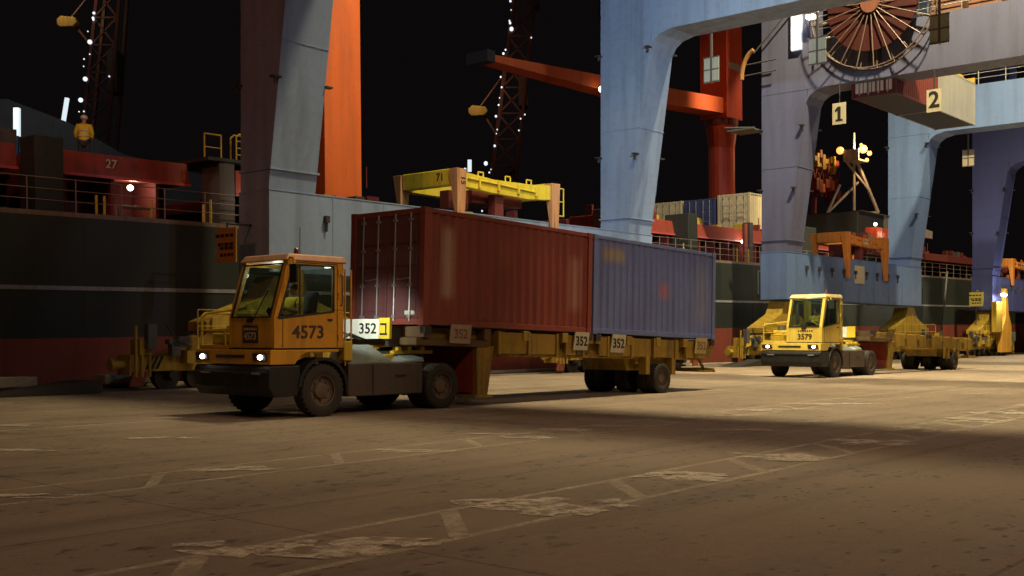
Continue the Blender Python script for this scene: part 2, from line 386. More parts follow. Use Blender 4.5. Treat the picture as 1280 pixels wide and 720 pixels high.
# dark fender boxes and lashing posts
BROWNB = paint('brown_box_paint', (.085, .07, .066), .6, .4, .1)
for (a, c, y0, y1, z0, z1, mt) in ((1.95, 2.9, .3, 1.3, 5.36, 7.9, HULLK), (8.7, 9.35, .25, 1.4, 5.36, 7.75, BROWNB), (9.9, 12.4, .25, 1.4, 5.36, 7.75, BROWNB),
                                   (40.2, 41.2, .4, 2, 5.4, 8.1, HULLK), (47.0, 47.45, .25, .75, 5.36, 8.0, BROWNB), (54, 56.2, .3, 1.4, 5.4, 8.2, HULLK), (33.1, 33.9, .5, 1.9, 5.4, 7.9, BROWNB)):
    MB().box(a, c, y0, y1, z0, z1).build('deck_box', mt, ship, .03)
MB().box(8.2, 12.6, .2, 3.2, 7.752, 7.87).build('deck_platform', DKM, ship)
for (a, h) in ((9.45, .9), (12.5, .9)): MB().box(a, a + .28, .35, .6, 6.6, 7.5).build('red_locker', SHRED, ship)
MB().cyl((46.85, .5, 5.36), (46.85, .5, 7.9), .16, 12).build('lashing_post', paint('post_red_paint', (.42, .09, .04), .5, .4, .2), ship)
# yellow access frames on the platform
m = MB().tube([(8.25, .5, 7.75), (8.25, .5, 8.72), (8.95, .5, 8.72), (8.95, .5, 7.75)], .03); m.cyl((8.25, .5, 8.25), (8.95, .5, 8.25), .022, 6); m.build('access_frame', YRAIL, ship)
m = MB()
for y in (.5, .85):
    m.tube([(9.6, y, 7.87), (9.6, y, 8.75), (9.75, y, 8.87), (10.05, y, 8.87), (10.2, y, 8.75), (10.2, y, 7.87)], .03)
for z in (8.1, 8.35, 8.6): m.cyl((9.6, .5, z), (10.2, .5, z), .022, 6); m.cyl((10.2, .5, z), (10.2, .85, z), .02, 6)
m.build('ladder_hoop', YRAIL, ship)
# hatch fittings: clamps, pipes, boxes on the coaming tops
rnd = random.Random(11)
for i in range(80):
    x = rnd.uniform(-2, 90); h = rnd.uniform(.12, .55)
    if 2.9 < x < 8.6: continue
    y = 1.6 + rnd.random() * .8; zb_ = 6.9 if 10 < x < 33.2 else 7.54 if x > 61.5 else 7.7; t_ = MB().box(x, x + rnd.uniform(.15, .7), y, y + .3 + rnd.random() * .5, zb_, zb_ + h)
    if i % 5 == 0: t_.cyl((x, y, 7.72), (x, y, 8.3 + rnd.random() * .4), .03, 6)
    t_.build('hatch_fitting', (SHRED, YRAIL, SHRED2, GRM, SHRED2)[i % 5], ship, .01)
for i in range(16):
    x = -2 + i * 6.3 + rnd.random(); MB().tube([(x, .7, 5.36), (x, .7, 5.9), (x + 1.2, .7, 5.9), (x + 1.2, .7, 5.36)], .06).build('deck_pipe', paint('dusty_deck_paint', (.2, .15, .12)), ship)
# working lamps on the deck
for i, (x, y, z, c_, e) in enumerate(((6.15, 1.9, 6.72, (1, .85, .6), 26), (46.6 + 1.2, 1.2, 6.9, (1, .85, .6), 25), (55, 1.2, 6.9, (1, .9, .75), 30), (9.98, .1, 6.5, (1, .8, .6), 6), (70, .8, 8.6, (1, .8, .5), 40))):
    q_ = MB().ball((x, y, z), .11).build('deck_lamp', emit('deck_lamp_glow', (1, .87, .62), 9), ship, smooth=True)
    l_ = lamp('POINT', (0, 0, 0), e, c_, size=.1, name='deck_lamp_bulb'); l_.parent = ship; l_.location = (x, y - .25, z)
# deck cranes
def deck_crane(s0, w0, mat, ztop, zb, width, jib, lab):
    y0 = w0 - 1.5
    hw = width / 2; o = MB().box(s0 - hw, s0 + hw, y0 - hw, y0 + hw, zb + 6.6 if jib else 7.7, ztop)
    if jib: o.cyl((s0, y0, 6), (s0, y0, zb + 4.4), hw * .86, 20); o.cyl((s0, y0, zb + 4.4), (s0, y0, zb + 6.1), hw * .86, 20, hw * 1.05)
    o = o.build('deck_crane', mat, ship, .04); o['label'] = lab
    if jib: MB().cyl((s0, y0, zb + 6.1), (s0, y0, zb + 6.6), hw * 1.08, 24).build('slewing_ring', paint('ring_paint', (.2, .03, .02)), o)
    if jib:
        zr = zb + 7.7; L = jib; k = MB(); T = zr - .9
        k.hexa([(s0 - hw, y0 - .9, zr - .75), (s0 - hw, y0 + .9, zr - .75), (s0 - L * .45, y0 + .8, zr - 1.35), (s0 - L * .45, y0 - .8, zr - 1.35), (s0 - hw, y0 - .9, zr + .45), (s0 - hw, y0 + .9, zr + .45), (s0 - L * .45, y0 + .8, zr - .15), (s0 - L * .45, y0 - .8, zr - .15)])
        k.hexa([(s0 - L * .45, y0 - .8, zr - 1.35), (s0 - L * .45, y0 + .8, zr - 1.35), (s0 - L, y0 + .6, T - .35), (s0 - L, y0 - .6, T - .35), (s0 - L * .45, y0 - .8, zr - .15), (s0 - L * .45, y0 + .8, zr - .15), (s0 - L, y0 + .6, T + .05), (s0 - L, y0 - .6, T + .05)])
        j = k.build('jib', paint('jib_paint', (.66, .12, .03), .5, .35, .1), o)
        MB().box(s0 - L - .5, s0 - L + .2, y0 - .9, y0 + .9, T - .5, T + .2).build('jib_head', DKM, j)
        MB().ball((s0 - L * .63, y0 - 1.3, zr - 1.5), .22).build('lamp', emit('jib_lamp_glow', (1, .8, .6), 6), j, smooth=True)
        MB().box(s0 - L * .5, s0 - L * .5 + 1.1, y0 - 1.13, y0 - 1.1, zr - .95, zr - .3).build('label_plate', CREAMM, j)
        MB().box(s0 - 1, s0 + 1.0, y0 - hw - .02, y0 - hw + .01, ztop - 3.6, ztop - 3.1).build('name_plate', PINKB, o)
        k = MB()
        for dx in (-.9, -.3, .3, .9): k.cyl((s0 + dx, y0 - 1, ztop), (s0 + dx, y0 - 1, ztop + 1.2), .08, 8)
        k.box(s0 - 1.1, s0 + 1.1, y0 - 1.2, y0 - .8, ztop + .01, ztop + .5); k.build('sheave_block', DKM, o)
    return o
deck_crane(64.6, 14, PEDRD, 25.6, 11.5, 2.45, 28.5, 'red deck crane with its long jib swung out level')
deck_crane(23.9, 14, PEDOR, 40, 12, 2.5, 0, 'bright orange deck crane column behind the first blue leg')
lamp('SPOT', Q(26, -6, 30), 21000, (1, .85, .6), Q(24.5, 13, 16), .4, 40, .8)
lamp('SPOT', Q(60, -4, 30), 62000, (1, .75, .5), Q(64.6, 14, 19), .4, 38, .8)
lamp('SPOT', Q(69, 10, 27), 3000, (1, .8, .55), Q(66, 14, 15), .2, 60, .8)
lamp('SPOT', Q(44, -6, 24), 14000, (1, .85, .6), Q(51, 7, 8), .4, 45, .8)
lamp('SPOT', Q(-1.5, -3, 15), 900, (1, .55, .38), Q(4.5, 4, 6.6), .4, 52, .8)

# containers
def corrugated(m, x0, x1, y, z0, z1, d, axis='x', pitch=.28, depth=.036):
    n_ = int(round((x1 - x0) / pitch)); p = (x1 - x0) / n_; pts = []
    for i in range(n_):
        a = x0 + i * p
        pts += [(a, 0), (a + p * .25, 0), (a + p * .42, depth), (a + p * .83, depth)]
    pts.append((x1, 0)); lo = []; hi = []
    for (a, o) in pts:
        P = (a, y + d * o) if axis == 'x' else (y + d * o, a)
        lo.append(m.b.verts.new((*P, z0))); hi.append(m.b.verts.new((*P, z1)))
    for i in range(len(pts) - 1): m.face([lo[i], lo[i + 1], hi[i + 1], hi[i]])
def container(name, label, loc, rot, mat, L=6.06, H=2.59, doormat=None, door='front', group=None, rods=True):
    t = thing(name, label, 'container', loc, rot, group); Wd = 2.44
    fr = MB()
    for x in (0, L - .16):
        for y in (0, Wd - .16):
            fr.box(x, x + .16, y, y + .16, .1, H - .1)
    for x in (0, L - .18):
        for y in (0, Wd - .16):
            for z in (0, H - .118): fr.box(x - .004, x + .184, y - .004, y + .164, z, z + .118)
    for y in (.02, Wd - .12):
        fr.box(.18, L - .18, y, y + .1, .02, .15); fr.box(.18, L - .18, y, y + .1, H - .1, H - .01)
    for x in (.02, L - .14):
        fr.box(x, x + .12, .16, Wd - .16, .02, .16); fr.box(x, x + .12, .16, Wd - .16, H - .14, H - .01)
    fr.build('frame', mat, t, .006)
    sd = MB()
    if rods is None: sd.box(.16, L - .16, .03, .07, .15, H - .1)
    else: corrugated(sd, .16, L - .16, .045, .15, H - .1, 1)
    corrugated(sd, .16, L - .16, Wd - .045, .15, H - .1, -1)
    corrugated(sd, .16, Wd - .16, L - .06, .15, H - .14, -1, 'y') if door == 'front' else corrugated(sd, .16, Wd - .16, .06, .15, H - .14, 1, 'y')
    sd.build('side_panel', mat, t)
    MB().box(.05, L - .05, .05, Wd - .05, H - .05, H - .02).build('roof', mat, t); MB().box(.05, L - .05, .05, Wd - .05, .03, .12).build('floor', DKM, t)
    if rods is not None:
        dm = doormat or mat
        for k_, (a, c) in enumerate(((.17, Wd / 2 - .01), (Wd / 2 + .01, Wd - .17))):
            d = MB()
            x0, x1 = (.03, .075) if door == 'front' else (L - .075, L - .03)
            d.box(x0, x1, a, c, .165, H - .145)
            for z in (.45, .95, 1.45, 1.95):
                if z + .3 < H: d.box(x0 - .018, x0, a + .09, c - .09, z - .12, z + .22)
            d = d.build('door', dm, t, .008)
            if rods:
                for y in (a + .27, c - .27):
                    r_ = MB().cyl((.0, y, .1), (.0, y, H - .1), .02, 8)
                    for z in (.2, .9, 1.7, H - .25): r_.box(-.03, .03, y - .05, y + .05, z - .03, z + .03)
                    r_.bar((-.03, y, 1.05), (-.03, y + (.35 if y < (a + c) / 2 else -.3), 1.02), .03, .02)
                    r_.build('lock_rod', SILV, d)
    return t
PITCH = .0286
def pitched(s0, w0, dx, dy, dz):   # a point in the tilted trailer frame whose origin is the ground under the axle
    c_, s_ = math.cos(PITCH), math.sin(PITCH)
    return Q(s0 + dx * c_ + dz * s_, w0 + dy, -dx * s_ + dz * c_)
S1, W1 = 2.23, -15.07
REDC = paint('dark_red_container_paint', (.26, .052, .036), .5, .35, .08, patches=[(.62, .98, .65, 2.2, .10, (.46, .30, .22), .85), (5.2, 5.65, .6, 1.9, .14, (.40, .2, .15), .7), (2.5, 2.95, 1.55, 2.1, .2, (.4, .11, .05), .4)])
DOORC = paint('maroon_door_paint', (.16, .055, .062), .5, .4, .08)
BLUC = paint('grey_blue_container_paint', (.155, .20, .43), .5, .35, .06, patches=[(.45, 1.45, 1.95, 2.3, .12, (.42, .32, .10), .75), (3.15, 3.6, 1.1, 1.5, .12, (.45, .14, .11), .75), (5.1, 5.7, .5, 2.2, .25, (.26, .26, .32), .5)])
AX = 9.41
rc = container('shipping_container', 'dark red corrugated container riding at the front of the long yellow trailer', pitched(S1 + AX, W1, -AX, 0, 1.565), (0, PITCH, ANG), REDC, doormat=DOORC)
bc = container('shipping_container', 'grey blue corrugated container riding on the rear of the long yellow trailer', pitched(S1 + AX, W1, -AX + 6.14, 0, 1.565), (0, PITCH, ANG), BLUC, rods=False)
# marks on the door end of the red container
text('■■■', .09, WHT, rc, (-.022, .42, .30), FACE_F, 'label_plate', .01) if False else None
MB().box(.022, .028, .30, .62, .24, .33).build('label_plate', WHT, rc)
# containers on the ship's deck, ends to the camera
CRM = paint('cream_container_paint', (.60, .50, .28), .55, .35, .1); NAV = paint('navy_container_paint', (.05, .06, .14), .5, .4, .1); LNAV = paint('slate_container_paint', (.10, .13, .20), .5, .4, .1)
for (w0, mt, z, lab) in ((4.0, CRM, 8.3, 'cream container on deck with its long side showing beside its doors'), (6.62, NAV, 8.3, 'navy container with pale door markings between two cream ones on deck'),
                         (9.24, CRM, 8.3, 'cream container end between the navy and the slate container on deck'), (11.86, LNAV, 8.3, 'slate blue container end beside the grey face of the second blue leg')):
    container('deck_container', lab, Q(51, w0, z + (.15 if w0 == 4 else 0)), (0, -.013, ANG), mt, H=2.59, group='containers stacked on the ship deck')
    # heavier mouldings give each door its barred look
SLAT = plain('grey_slat_paint', (.30, .33, .42), .5)
# hoisted pair under the second crane
HR = paint('hoisted_red_paint', (.14, .024, .02), .5, .3, .05); HW = paint('hoisted_cream_paint', (.29, .28, .25), .5, .25, .05)
hx = Vector((20.2, 59.0, 0)) - A0; hs, hw_ = hx.dot(U), hx.dot(Wv)
HC = container('hoisted_container', 'red container with white lettering lifted under the second crane portal', Q(hs, hw_, 14.4), (0, 0, ANG), HR, group='pair of containers lifted together')
text('CARU 24', .45, WHT, HC, (.0, 1.2, .55), FACE_F, 'lettering', .01) if False else None
m = MB()
for i in range(9): m.box(-.02, .02, .2 + i * .23, .2 + i * .23 + (.17, .09, .17, .14)[i % 4], .24, .78)
m.build('lettering', plain('faded_white_paint', (.8, .66, .62), .6), HC)
container('hoisted_container', 'cream container lifted end to end behind the red one above the blue beam', Q(hs + 6.12, hw_, 14.4), (0, 0, ANG), HW, group='pair of containers lifted together', rods=None)
m = MB().box(.3, 11.9, .6, 1.9, 2.72, 3.1)
for x in (.05, 6.0, 12.05):
    m.box(x, x + .2, .02, 2.42, 2.62, 2.9)
sp = m.build('container_spreader', paint('spreader_yellow_paint', (.45, .28, .03), .5, .5, .2), None, .02); sp.location = Q(hs, hw_, 14.4); sp.rotation_euler = (0, 0, ANG)
tag(sp, 'yellow lifting spreader clamped on top of the hoisted red and cream containers', 'spreader')
m = MB()
for x in (4.5, 7.6):
    for y in (.8, 1.7): m.cyl((x, y, 3.1), (x, y, 22), .025, 6)
m.build('hoist_rope', DKM, sp)

# ---------------------------------------------------------------- quay cranes
def wheel_set(m, x, r, y0, y1):
    m.lathe([(y0, r * .5), (y0, r * 1.0), (y0 + .05, r * 1.0), (y0 + .05, r * .9), (y1, r * .9), (y1, r * .5)], x, r * .9, 28)
def bogie(parent, x0):
    """equalizer and two six-wheel trucks under one leg, centred on x0"""
    e = MB().prism([(x0 - 3.1, 1.75), (x0 + 3.1, 1.75), (x0 + 3.1, 2.05), (x0 + 1.0, 2.85), (x0 + .55, 3.55), (x0 - .55, 3.55), (x0 - 1.0, 2.85), (x0 - 3.1, 2.05)], -2.75, -1.75)
    e = e.build('equalizer_beam', BOGY, parent, .02)
    for sx in (-2.9, -1.5, 0, 1.5, 2.9): MB().box(x0 + sx - .05, x0 + sx + .05, -2.83, -2.76, 1.75, 2.15 + (.9 if sx == 0 else .3 if abs(sx) < 2 else 0)).build('web_rib', BOGY, e, .01)
    for c_ in (-2.6, 2.6):
        xc = x0 + c_
        f = MB().prism([(xc - 2.3, .55), (xc + 2.3, .55), (xc + 2.3, .9), (xc + .8, 1.25), (xc + .4, 1.72), (xc - .4, 1.72), (xc - .8, 1.25), (xc - 2.3, .9)], -2.62, -1.88)
        f = f.build('bogie_frame', BOGY, e, .015)
        for q_ in (-1.65, -.55, .55, 1.65):
            m = MB(); wheel_set(m, xc + q_, .42, -2.42, -2.08); m.cyl((xc + q_, -2.80, .42), (xc + q_, -2.4, .42), .15, 12); m.build('rail_wheel', RAILM, e)
        for q_ in (-1.1, 1.1):
            mt = MB()
            mt.box(xc + q_ - .26, xc + q_ + .26, -3.05, -2.62, .78, 1.16); mt.cyl((xc + q_, -2.9, 1.14), (xc + q_, -2.9, 1.62), .15, 12)
            for z in (1.22, 1.32, 1.42, 1.52): mt.cyl((xc + q_, -2.9, z), (xc + q_, -2.9, z + .03), .18, 12)
            mt.build('drive_motor', BOGY, e, .01)
    for sg in (-1, 1):
        d = MB()
        xe = x0 + sg * 4.9; d.box(min(xe, xe + sg * .7), max(xe, xe + sg * .7), -2.6, -1.9, .45, 1.05)
        d.cyl((xe + sg * .6, -2.25, .75), (xe + sg * 1.05, -2.25, .75), .13, 12); d.cyl((xe + sg * 1.05, -2.25, .75), (xe + sg * 1.14, -2.25, .75), .19, 12)
        for q_, h_ in ((.1, 1.75), (.35, 1.3), (.55, 1.9)): d.cyl((xe + sg * q_, -2.7, .4), (xe + sg * q_, -2.7, h_), .045, 8)
        d.box(min(xe - .05, xe + sg * .45), max(xe - .05, xe + sg * .45), -2.75, -2.2, 1.05, 1.5)
        d.build('buffer', BOGY, e, .01)
        g_ = MB().prism([(xe + sg * .3, .12), (xe + sg * .75, .12), (xe + sg * .62, .55), (xe + sg * .2, .55)], -2.7, -2.62)
        g_.build('rail_guard', paint('guard_dull_red_paint', (.22, .05, .02), .6, .5, .3), e)
        MB().box(min(xe, xe + sg * .3), max(xe, xe + sg * .3), -2.95, -2.7, 1.2, 1.95).build('switch_box', GRM, e, .02)
        for i in range(3): a = xe + sg * .2 + i * .16; MB().hexa([(a, -2.66, .62), (a + .08, -2.66, .62), (a + .08, -2.61, .62), (a, -2.61, .62), (a + .2, -2.66, 1.0), (a + .28, -2.66, 1.0), (a + .28, -2.61, 1.0), (a + .2, -2.61, 1.0)]).build('hazard_stripe', INK, e)
    rn = random.Random(int(x0 * 10))
    for i in range(20):
        x = x0 + rn.uniform(-4.6, 4.4); z = .95 + rn.random() * .8; w_ = MB()
        w_.box(x, x + rn.uniform(.15, .45), -3.0, -2.76, z, z + rn.uniform(.12, .5))
        w_.build('junction_box', (BOGY, GRM, YRAIL)[i % 3], e, .01)
    for i in range(4):
        x = x0 - 4.6 + i * 2.4; z = 1.1 + rn.random() * .6
        MB().tube([(x, -2.9, z + .4), (x + .3, -3.02, z - .1), (x + .8, -3.0, z - .3), (x + 1.2, -2.85, z + .3)], .028, 6).build('cable', DKM, e)
    w_ = MB()
    for i in range(5): x = x0 - 3.6 + i * 1.8; w_.cyl((x, -3.05, .9), (x, -3.05, 2.4), .022, 6)
    for z in (1.9, 2.4): w_.cyl((x0 - 3.6, -3.05, z), (x0 + 3.6, -3.05, z), .02, 6)
    w_.build('hand_rail', YRAIL, e)
    MB().box(x0 + 4.2, x0 + 4.7, -3.0, -2.1, 1.05, 1.6).build('cable_box', GRM, e, .02)
    return e
def crane(s0, L, mats, lab, nums):
    t = thing('quay_crane', lab, 'crane', Q(s0, 0), group='blue quay cranes')
    for k_, x in enumerate((0, L)):
        mt = mats[k_]
        lg = MB()
        lg.hexa([(x, -3.0, 6.3), (x + 1.9, -3.0, 6.3), (x + 1.9, -1.5, 6.3), (x, -1.5, 6.3), (x, -4.3, 15.2), (x + 1.9, -4.3, 15.2), (x + 1.9, -1.5, 15.2), (x, -1.5, 15.2)])
        lg.box(x, x + 1.9, -4.3, -1.5, 15.2, 37)
        lg.prism([(-4.18, 14.4), (-4.35, 15.21), (-5.4, 15.21), (-4.75, 15.05), (-4.4, 14.8)], x + .01, x + 1.89, 'x')
        lg = lg.build('waterside_leg', mt, t)
        MB().box(x - .05, x + 1.95, -3.17, -1.45, 6.95, 7.02).build('leg_joint', mt, lg); fl = MB()
        fl.hexa([(x - .012, -4.35, 15.18), (x + 1.912, -4.35, 15.18), (x + 1.912, -1.488, 15.18), (x - .012, -1.488, 15.18), (x - .012, -4.35, 15.23), (x + 1.912, -4.35, 15.23), (x + 1.912, -1.488, 15.23), (x - .012, -1.488, 15.23)])
        fl.build('leg_joint', mt, lg, 0)
        for z in (9.8, 14.5 if k_ else 13.2, 20):
            yl = -3.0 - 1.3 * min(1, (z - 6.3) / 8.9)
            lu = MB(); lu.box(x - .28, x + .02, -1.6, -1.35, z, z + .06); lu.box(x - .28, x + .05, yl - .12, yl + .1, z, z + .06); lu.box(x + 1.88, x + 2.15, yl - .1, yl + .1, z, z + .06)
            for (a, c) in ((x - .14, -1.48), (x - .12, yl)): lu.cyl((a, c, z - .18), (a, c, z), .05, 8)
            lu.build('lifting_lug', DKM, lg)
        for z in (11, 19.5):
            MB().box(x - .012, x + 1.912, -4.3 if z > 15 else -3.69 - .02, -1.488, z, z + .04).build('weld_seam', mt, lg)
        bm_ = MB().box(x + .003, x + 1.897, -33.4, -4.303, 15.2, 18.0)
        bm_ = bm_.build('portal_beam', mt, t)
        for y in range(-32, -5, 5): MB().box(x - .008, x + .01, y, y + .05, 15.2, 18.0).build('beam_seam', mt, bm_)
        hr = MB(); y = -33
        while y < -4.5:
            hr.cyl((x + .1, y, 18), (x + .1, y, 19.1), .03, 6); y += 1.7
        for z in (18.4, 18.75, 19.1): hr.cyl((x + .1, -33, z), (x + .1, -4.5, z), .025, 6)
        hr.build('handrail', SILV, bm_)
        ll = MB().box(x, x + 1.9, -36.4, -33.4, 6.3, 37); ll.build('landside_leg', mt, t)
    sl = MB().box(-.02, L + 1.92, -3.06, -1.44, 3.7, 6.29)
    sl = sl.build('sill_beam', mats[1], t)
    sr = MB()
    x = 2.6
    while x < L - .5:
        sr.box(x, x + .04, -3.075, -3.05, 3.7, 6.29); x += 2.3
    sr.box(-.03, L + 1.93, -3.08, -1.42, 6.291, 6.33); sr.box(-.03, L + 1.93, -3.08, -1.42, 3.66, 3.70)
    sr.build('stiffener', mats[1], sl)
    for i in range(9):
        x = 2.2 + i * (L - 3) / 9; MB().box(x, x + .16, -3.22, -3.07, 5.4, 5.62).cyl((x + .08, -3.14, 5.1), (x + .08, -3.14, 5.4), .04, 8).build('bracket', DKM, sl)
    MB().box(-.02, L + 1.92, -36.4, -33.4, 3.7, 6.29).build('landside_sill', mats[0], t)
    for y0, y1 in ((-4.3, -1.5), (-36.3, -33.5)): MB().box(1.95, L - .05, y0 + .3, y1 - .3, 34, 36.9).build('cross_beam', mats[0], t)
    MB().box(L / 2 - .5, L / 2 + 2.4, -48, 42, 37.01, 39.4).build('boom_girder', mats[0], t)
    for x in (.95, L + .95):
        bogie(t, x)
        MB().prism([(x - 3, .1), (x + 3, .1), (x + 3, 1.6), (x + .8, 3.6), (x - .8, 3.6), (x - 3, 1.6)], -34.6, -33.8).build('landside_bogie', BOGY, t, .02)
    for k_, x in enumerate((-.12, L + 2.0)):
        for i, y in enumerate((-6.2, -11.3, -16.4, -21.5)):
            p = MB().box(x - .02, x + .02, y - .38, y + .38, 13.0, 14.15)
            sg = p.build('lane_sign', nums[k_][1], t)
            r_ = MB().cyl((x + .045, y, 12.98), (x + .045, y, 15.2), .035, 6)
            if k_: 
                for dz in (13.0, 13.55, 14.1): r_.box(x - .055, x - .022, y - .4, y + .4, dz, dz + .05)
                r_.box(x - .06, x - .022, y - .04, y + .04, 13.0, 15.2)
            r_.build('sign_hanger', DKM if not k_ else RIM, sg)
            n_ = str(i + 1)
            if k_ == 0 and n_ == '1':
                a = x - .022
                MB().box(a - .006, a, y - .09, y + .09, 13.22, 13.95).box(a - .006, a, y - .2, y + .2, 13.16, 13.27).prism([(y + .09, 13.95), (y + .09, 13.72), (y + .24, 13.66), (y + .24, 13.78)], a - .006, a, 'x').build('number', INK, sg)
            else: text(n_, 1.15, INK, sg, (x - .024, y, 13.58), FACE_F, 'number', .025) if k_ == 0 else text(n_, 1.15, INK, sg, (x + .024, y, 13.58), (R(90), 0, R(90)), 'number', .025)
    # warning board on the end of the sill
    if s0 == 42.4: return t
    brd = MB().box(-1.0, -.96, -2.65, -1.6, 3.95, 5.05).build('warning_board', plain('amber_board', (.40, .20, .022), .6) if s0 < 20 else plain('lemon_board', (.60, .50, .10), .6), t)
    MB().tube([(-.94, -2.1, 5.2), (-.02, -2.1, 5.2)], .04).cyl((-.94, -2.1, 3.95 if s0 < 20 else 0), (-.94, -2.1, 5.22), .035, 6).build('board_bracket', DKM, brd)
    wr = MB(); rr = random.Random(5)
    for i, z in enumerate((4.68, 4.4, 4.28, 4.06)):
        y = -2.5
        while y < -1.75: l_ = rr.uniform(.08, .22); wr.box(-1.012, -1.001, y, y + l_, z + .08, z + .18); y += l_ + .06
    wr.build('lettering', INK, brd)
    return t
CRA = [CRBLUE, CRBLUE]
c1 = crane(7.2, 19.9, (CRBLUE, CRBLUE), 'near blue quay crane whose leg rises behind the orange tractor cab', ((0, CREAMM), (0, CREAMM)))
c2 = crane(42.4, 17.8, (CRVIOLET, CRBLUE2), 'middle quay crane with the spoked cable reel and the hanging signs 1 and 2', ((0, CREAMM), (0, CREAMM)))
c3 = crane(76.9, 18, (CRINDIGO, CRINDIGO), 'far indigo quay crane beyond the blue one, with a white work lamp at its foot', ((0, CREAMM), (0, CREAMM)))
# cable reel on the middle crane
rx, ry, rz, rr_ = -.55, -8.2, 19.0, 3.35
m = MB()
def ring(m, x, r, th, n=56):
    for i in range(n):
        a, b_ = 2 * math.pi * i / n, 2 * math.pi * (i + 1) / n
        m.cyl((x, ry + r * math.cos(a), rz + r * math.sin(a)), (x, ry + r * math.cos(b_), rz + r * math.sin(b_)), th, 6)
for x in (rx - .2, rx + .25): ring(m, x, rr_, .035)
reel = m.build('cable_reel', paint('reel_ochre_paint', (.17, .115, .095), .5, .3, .1), c2)
m = MB()
for i in range(22):
    a = 2 * math.pi * (i + .3) / 22
    for x in (rx - .2, rx + .25): m.cyl((x, ry + .35 * math.cos(a), rz + .35 * math.sin(a)), (x, ry + rr_ * math.cos(a), rz + rr_ * math.sin(a)), .035, 6)
m.build('reel_spoke', paint('reel_ochre_paint', (0, 0, 0)), reel)
MB().lathe([(-.3, .1), (-.3, .5), (.4, .5), (.4, .1)], 0, rz, 24, 'x', ry).build('reel_hub', paint('hub_paint', (.22, .08, .05)), reel, loc=(rx, 0, 0))
MB().lathe([(.0, .3), (.0, 2.45), (.1, 2.45), (.1, .3)], 0, rz, 48, 'x', ry).build('reel_drum', paint('reel_red_paint', (.055, .007, .007), .5, .3, .1), reel, loc=(rx - .02, 0, 0))
MB().box(-.3, 0, -8.5, -7.9, 16, 19.2).build('reel_support', DKM, c2)
# lit electric room and lamp at the top of the middle crane's leg, curved cable guide
MB().box(-.2, -.02, -4.0, -3.4, 17.4, 20.2).build('lit_panel', emit('lit_panel_glow', (.75, .86, 1), .42), c2)
MB().box(-.6, -.2, -4.9, -4.5, 18.9, 19.1).build('floodlight', emit('flood_glow', (1, .95, .85), 7), c2)
m = MB()
for z in (17.7, 18.5): m.cyl((-.4, -5.0, z), (-.4, -7.4, z), .045, 6)
m.cyl((-.4, -6.6, 17.7), (-.4, -6.6, 18.5), .05, 6); m.cyl((-.4, -5.1, 17), (-.4, -5.1, 20.5), .05, 6); m.build('white_handrail', plain('white_rail', (.75, .72, .68), .5), c2)
pts = [(-.4, -1.2 + 1.5 * math.sin(t) * -1 + 1.2, 16.6 + 1.5 * (1 - math.cos(t))) for t in [i * .16 for i in range(9)]]
m = MB(); m.tube([(-.4, -.45 - .9 * (1 - math.cos(t)), 16.2 + 1.6 * math.sin(t)) for t in [i * .175 for i in range(9)]], .13, 8)
m.build('cable_guide', paint('guide_paint', (.45, .22, .08), .5, .3, .1), c2)
m = MB()
for z in (16.4, 17.0): m.tube([(-.35, -.5, z), (-.35, -2.6, z + .05)], .04, 6)
m.tube([(-.35, -1.2, 17.6), (-.35, -4.4, 20.6)], .05, 6); m.build('pipe_bracket', GRM, c2)
m = MB().box(-.9, .6, -1.4, .2, 13.25, 13.32); m.tube([(-.8, -1.5, 13.3), (-.8, .4, 13.5)], .05); m.build('side_platform', GRM, c2)
MB().box(8.8, 10.2, -3.12, -3.08, 4.85, 5.95).build('pale_panel', CREAMM, c2)
# walkway boxes on the middle portal beam
m = MB(); rnd = random.Random(2)
for i in range(9): y = -12.6 - i * 1.9; m.box(.2, 1.7, y, y + 1.6, 18.01, 18.9 + rnd.random() * .6)
m.build('beam_cabinet', paint('brown_cabinet_paint', (.22, .10, .06), .6, .4, .2), c2, .02)
# work lamp and arm of the far crane's bogie
m = MB().prism([(1.2, .3), (3.6, .3), (3.6, 2.4), (2.9, 3.4), (2.5, 5.4), (2.1, 5.4), (2.2, 3.2), (1.2, 1.9)], -3.4, -3.05); m.build('cable_arm', paint('arm_amber_paint', (.55, .28, .03), .5, .4, .2), c3, .02)
MB().box(-.4, 1.0, -3.5, -3.1, 1.9, 4.3).build('control_box', BOGY, c3, .03)
MB().ball((.5, -3.75, 4.85), .24, 1.6, 1, .6).build('work_lamp', emit('work_lamp_glow', (.8, .92, 1), 8), c3, smooth=True)
lw = lamp('POINT', Q(76.9 + .3, -4.1, 4.7), 520, (1, .95, .7), size=.15, name='work_lamp_bulb')

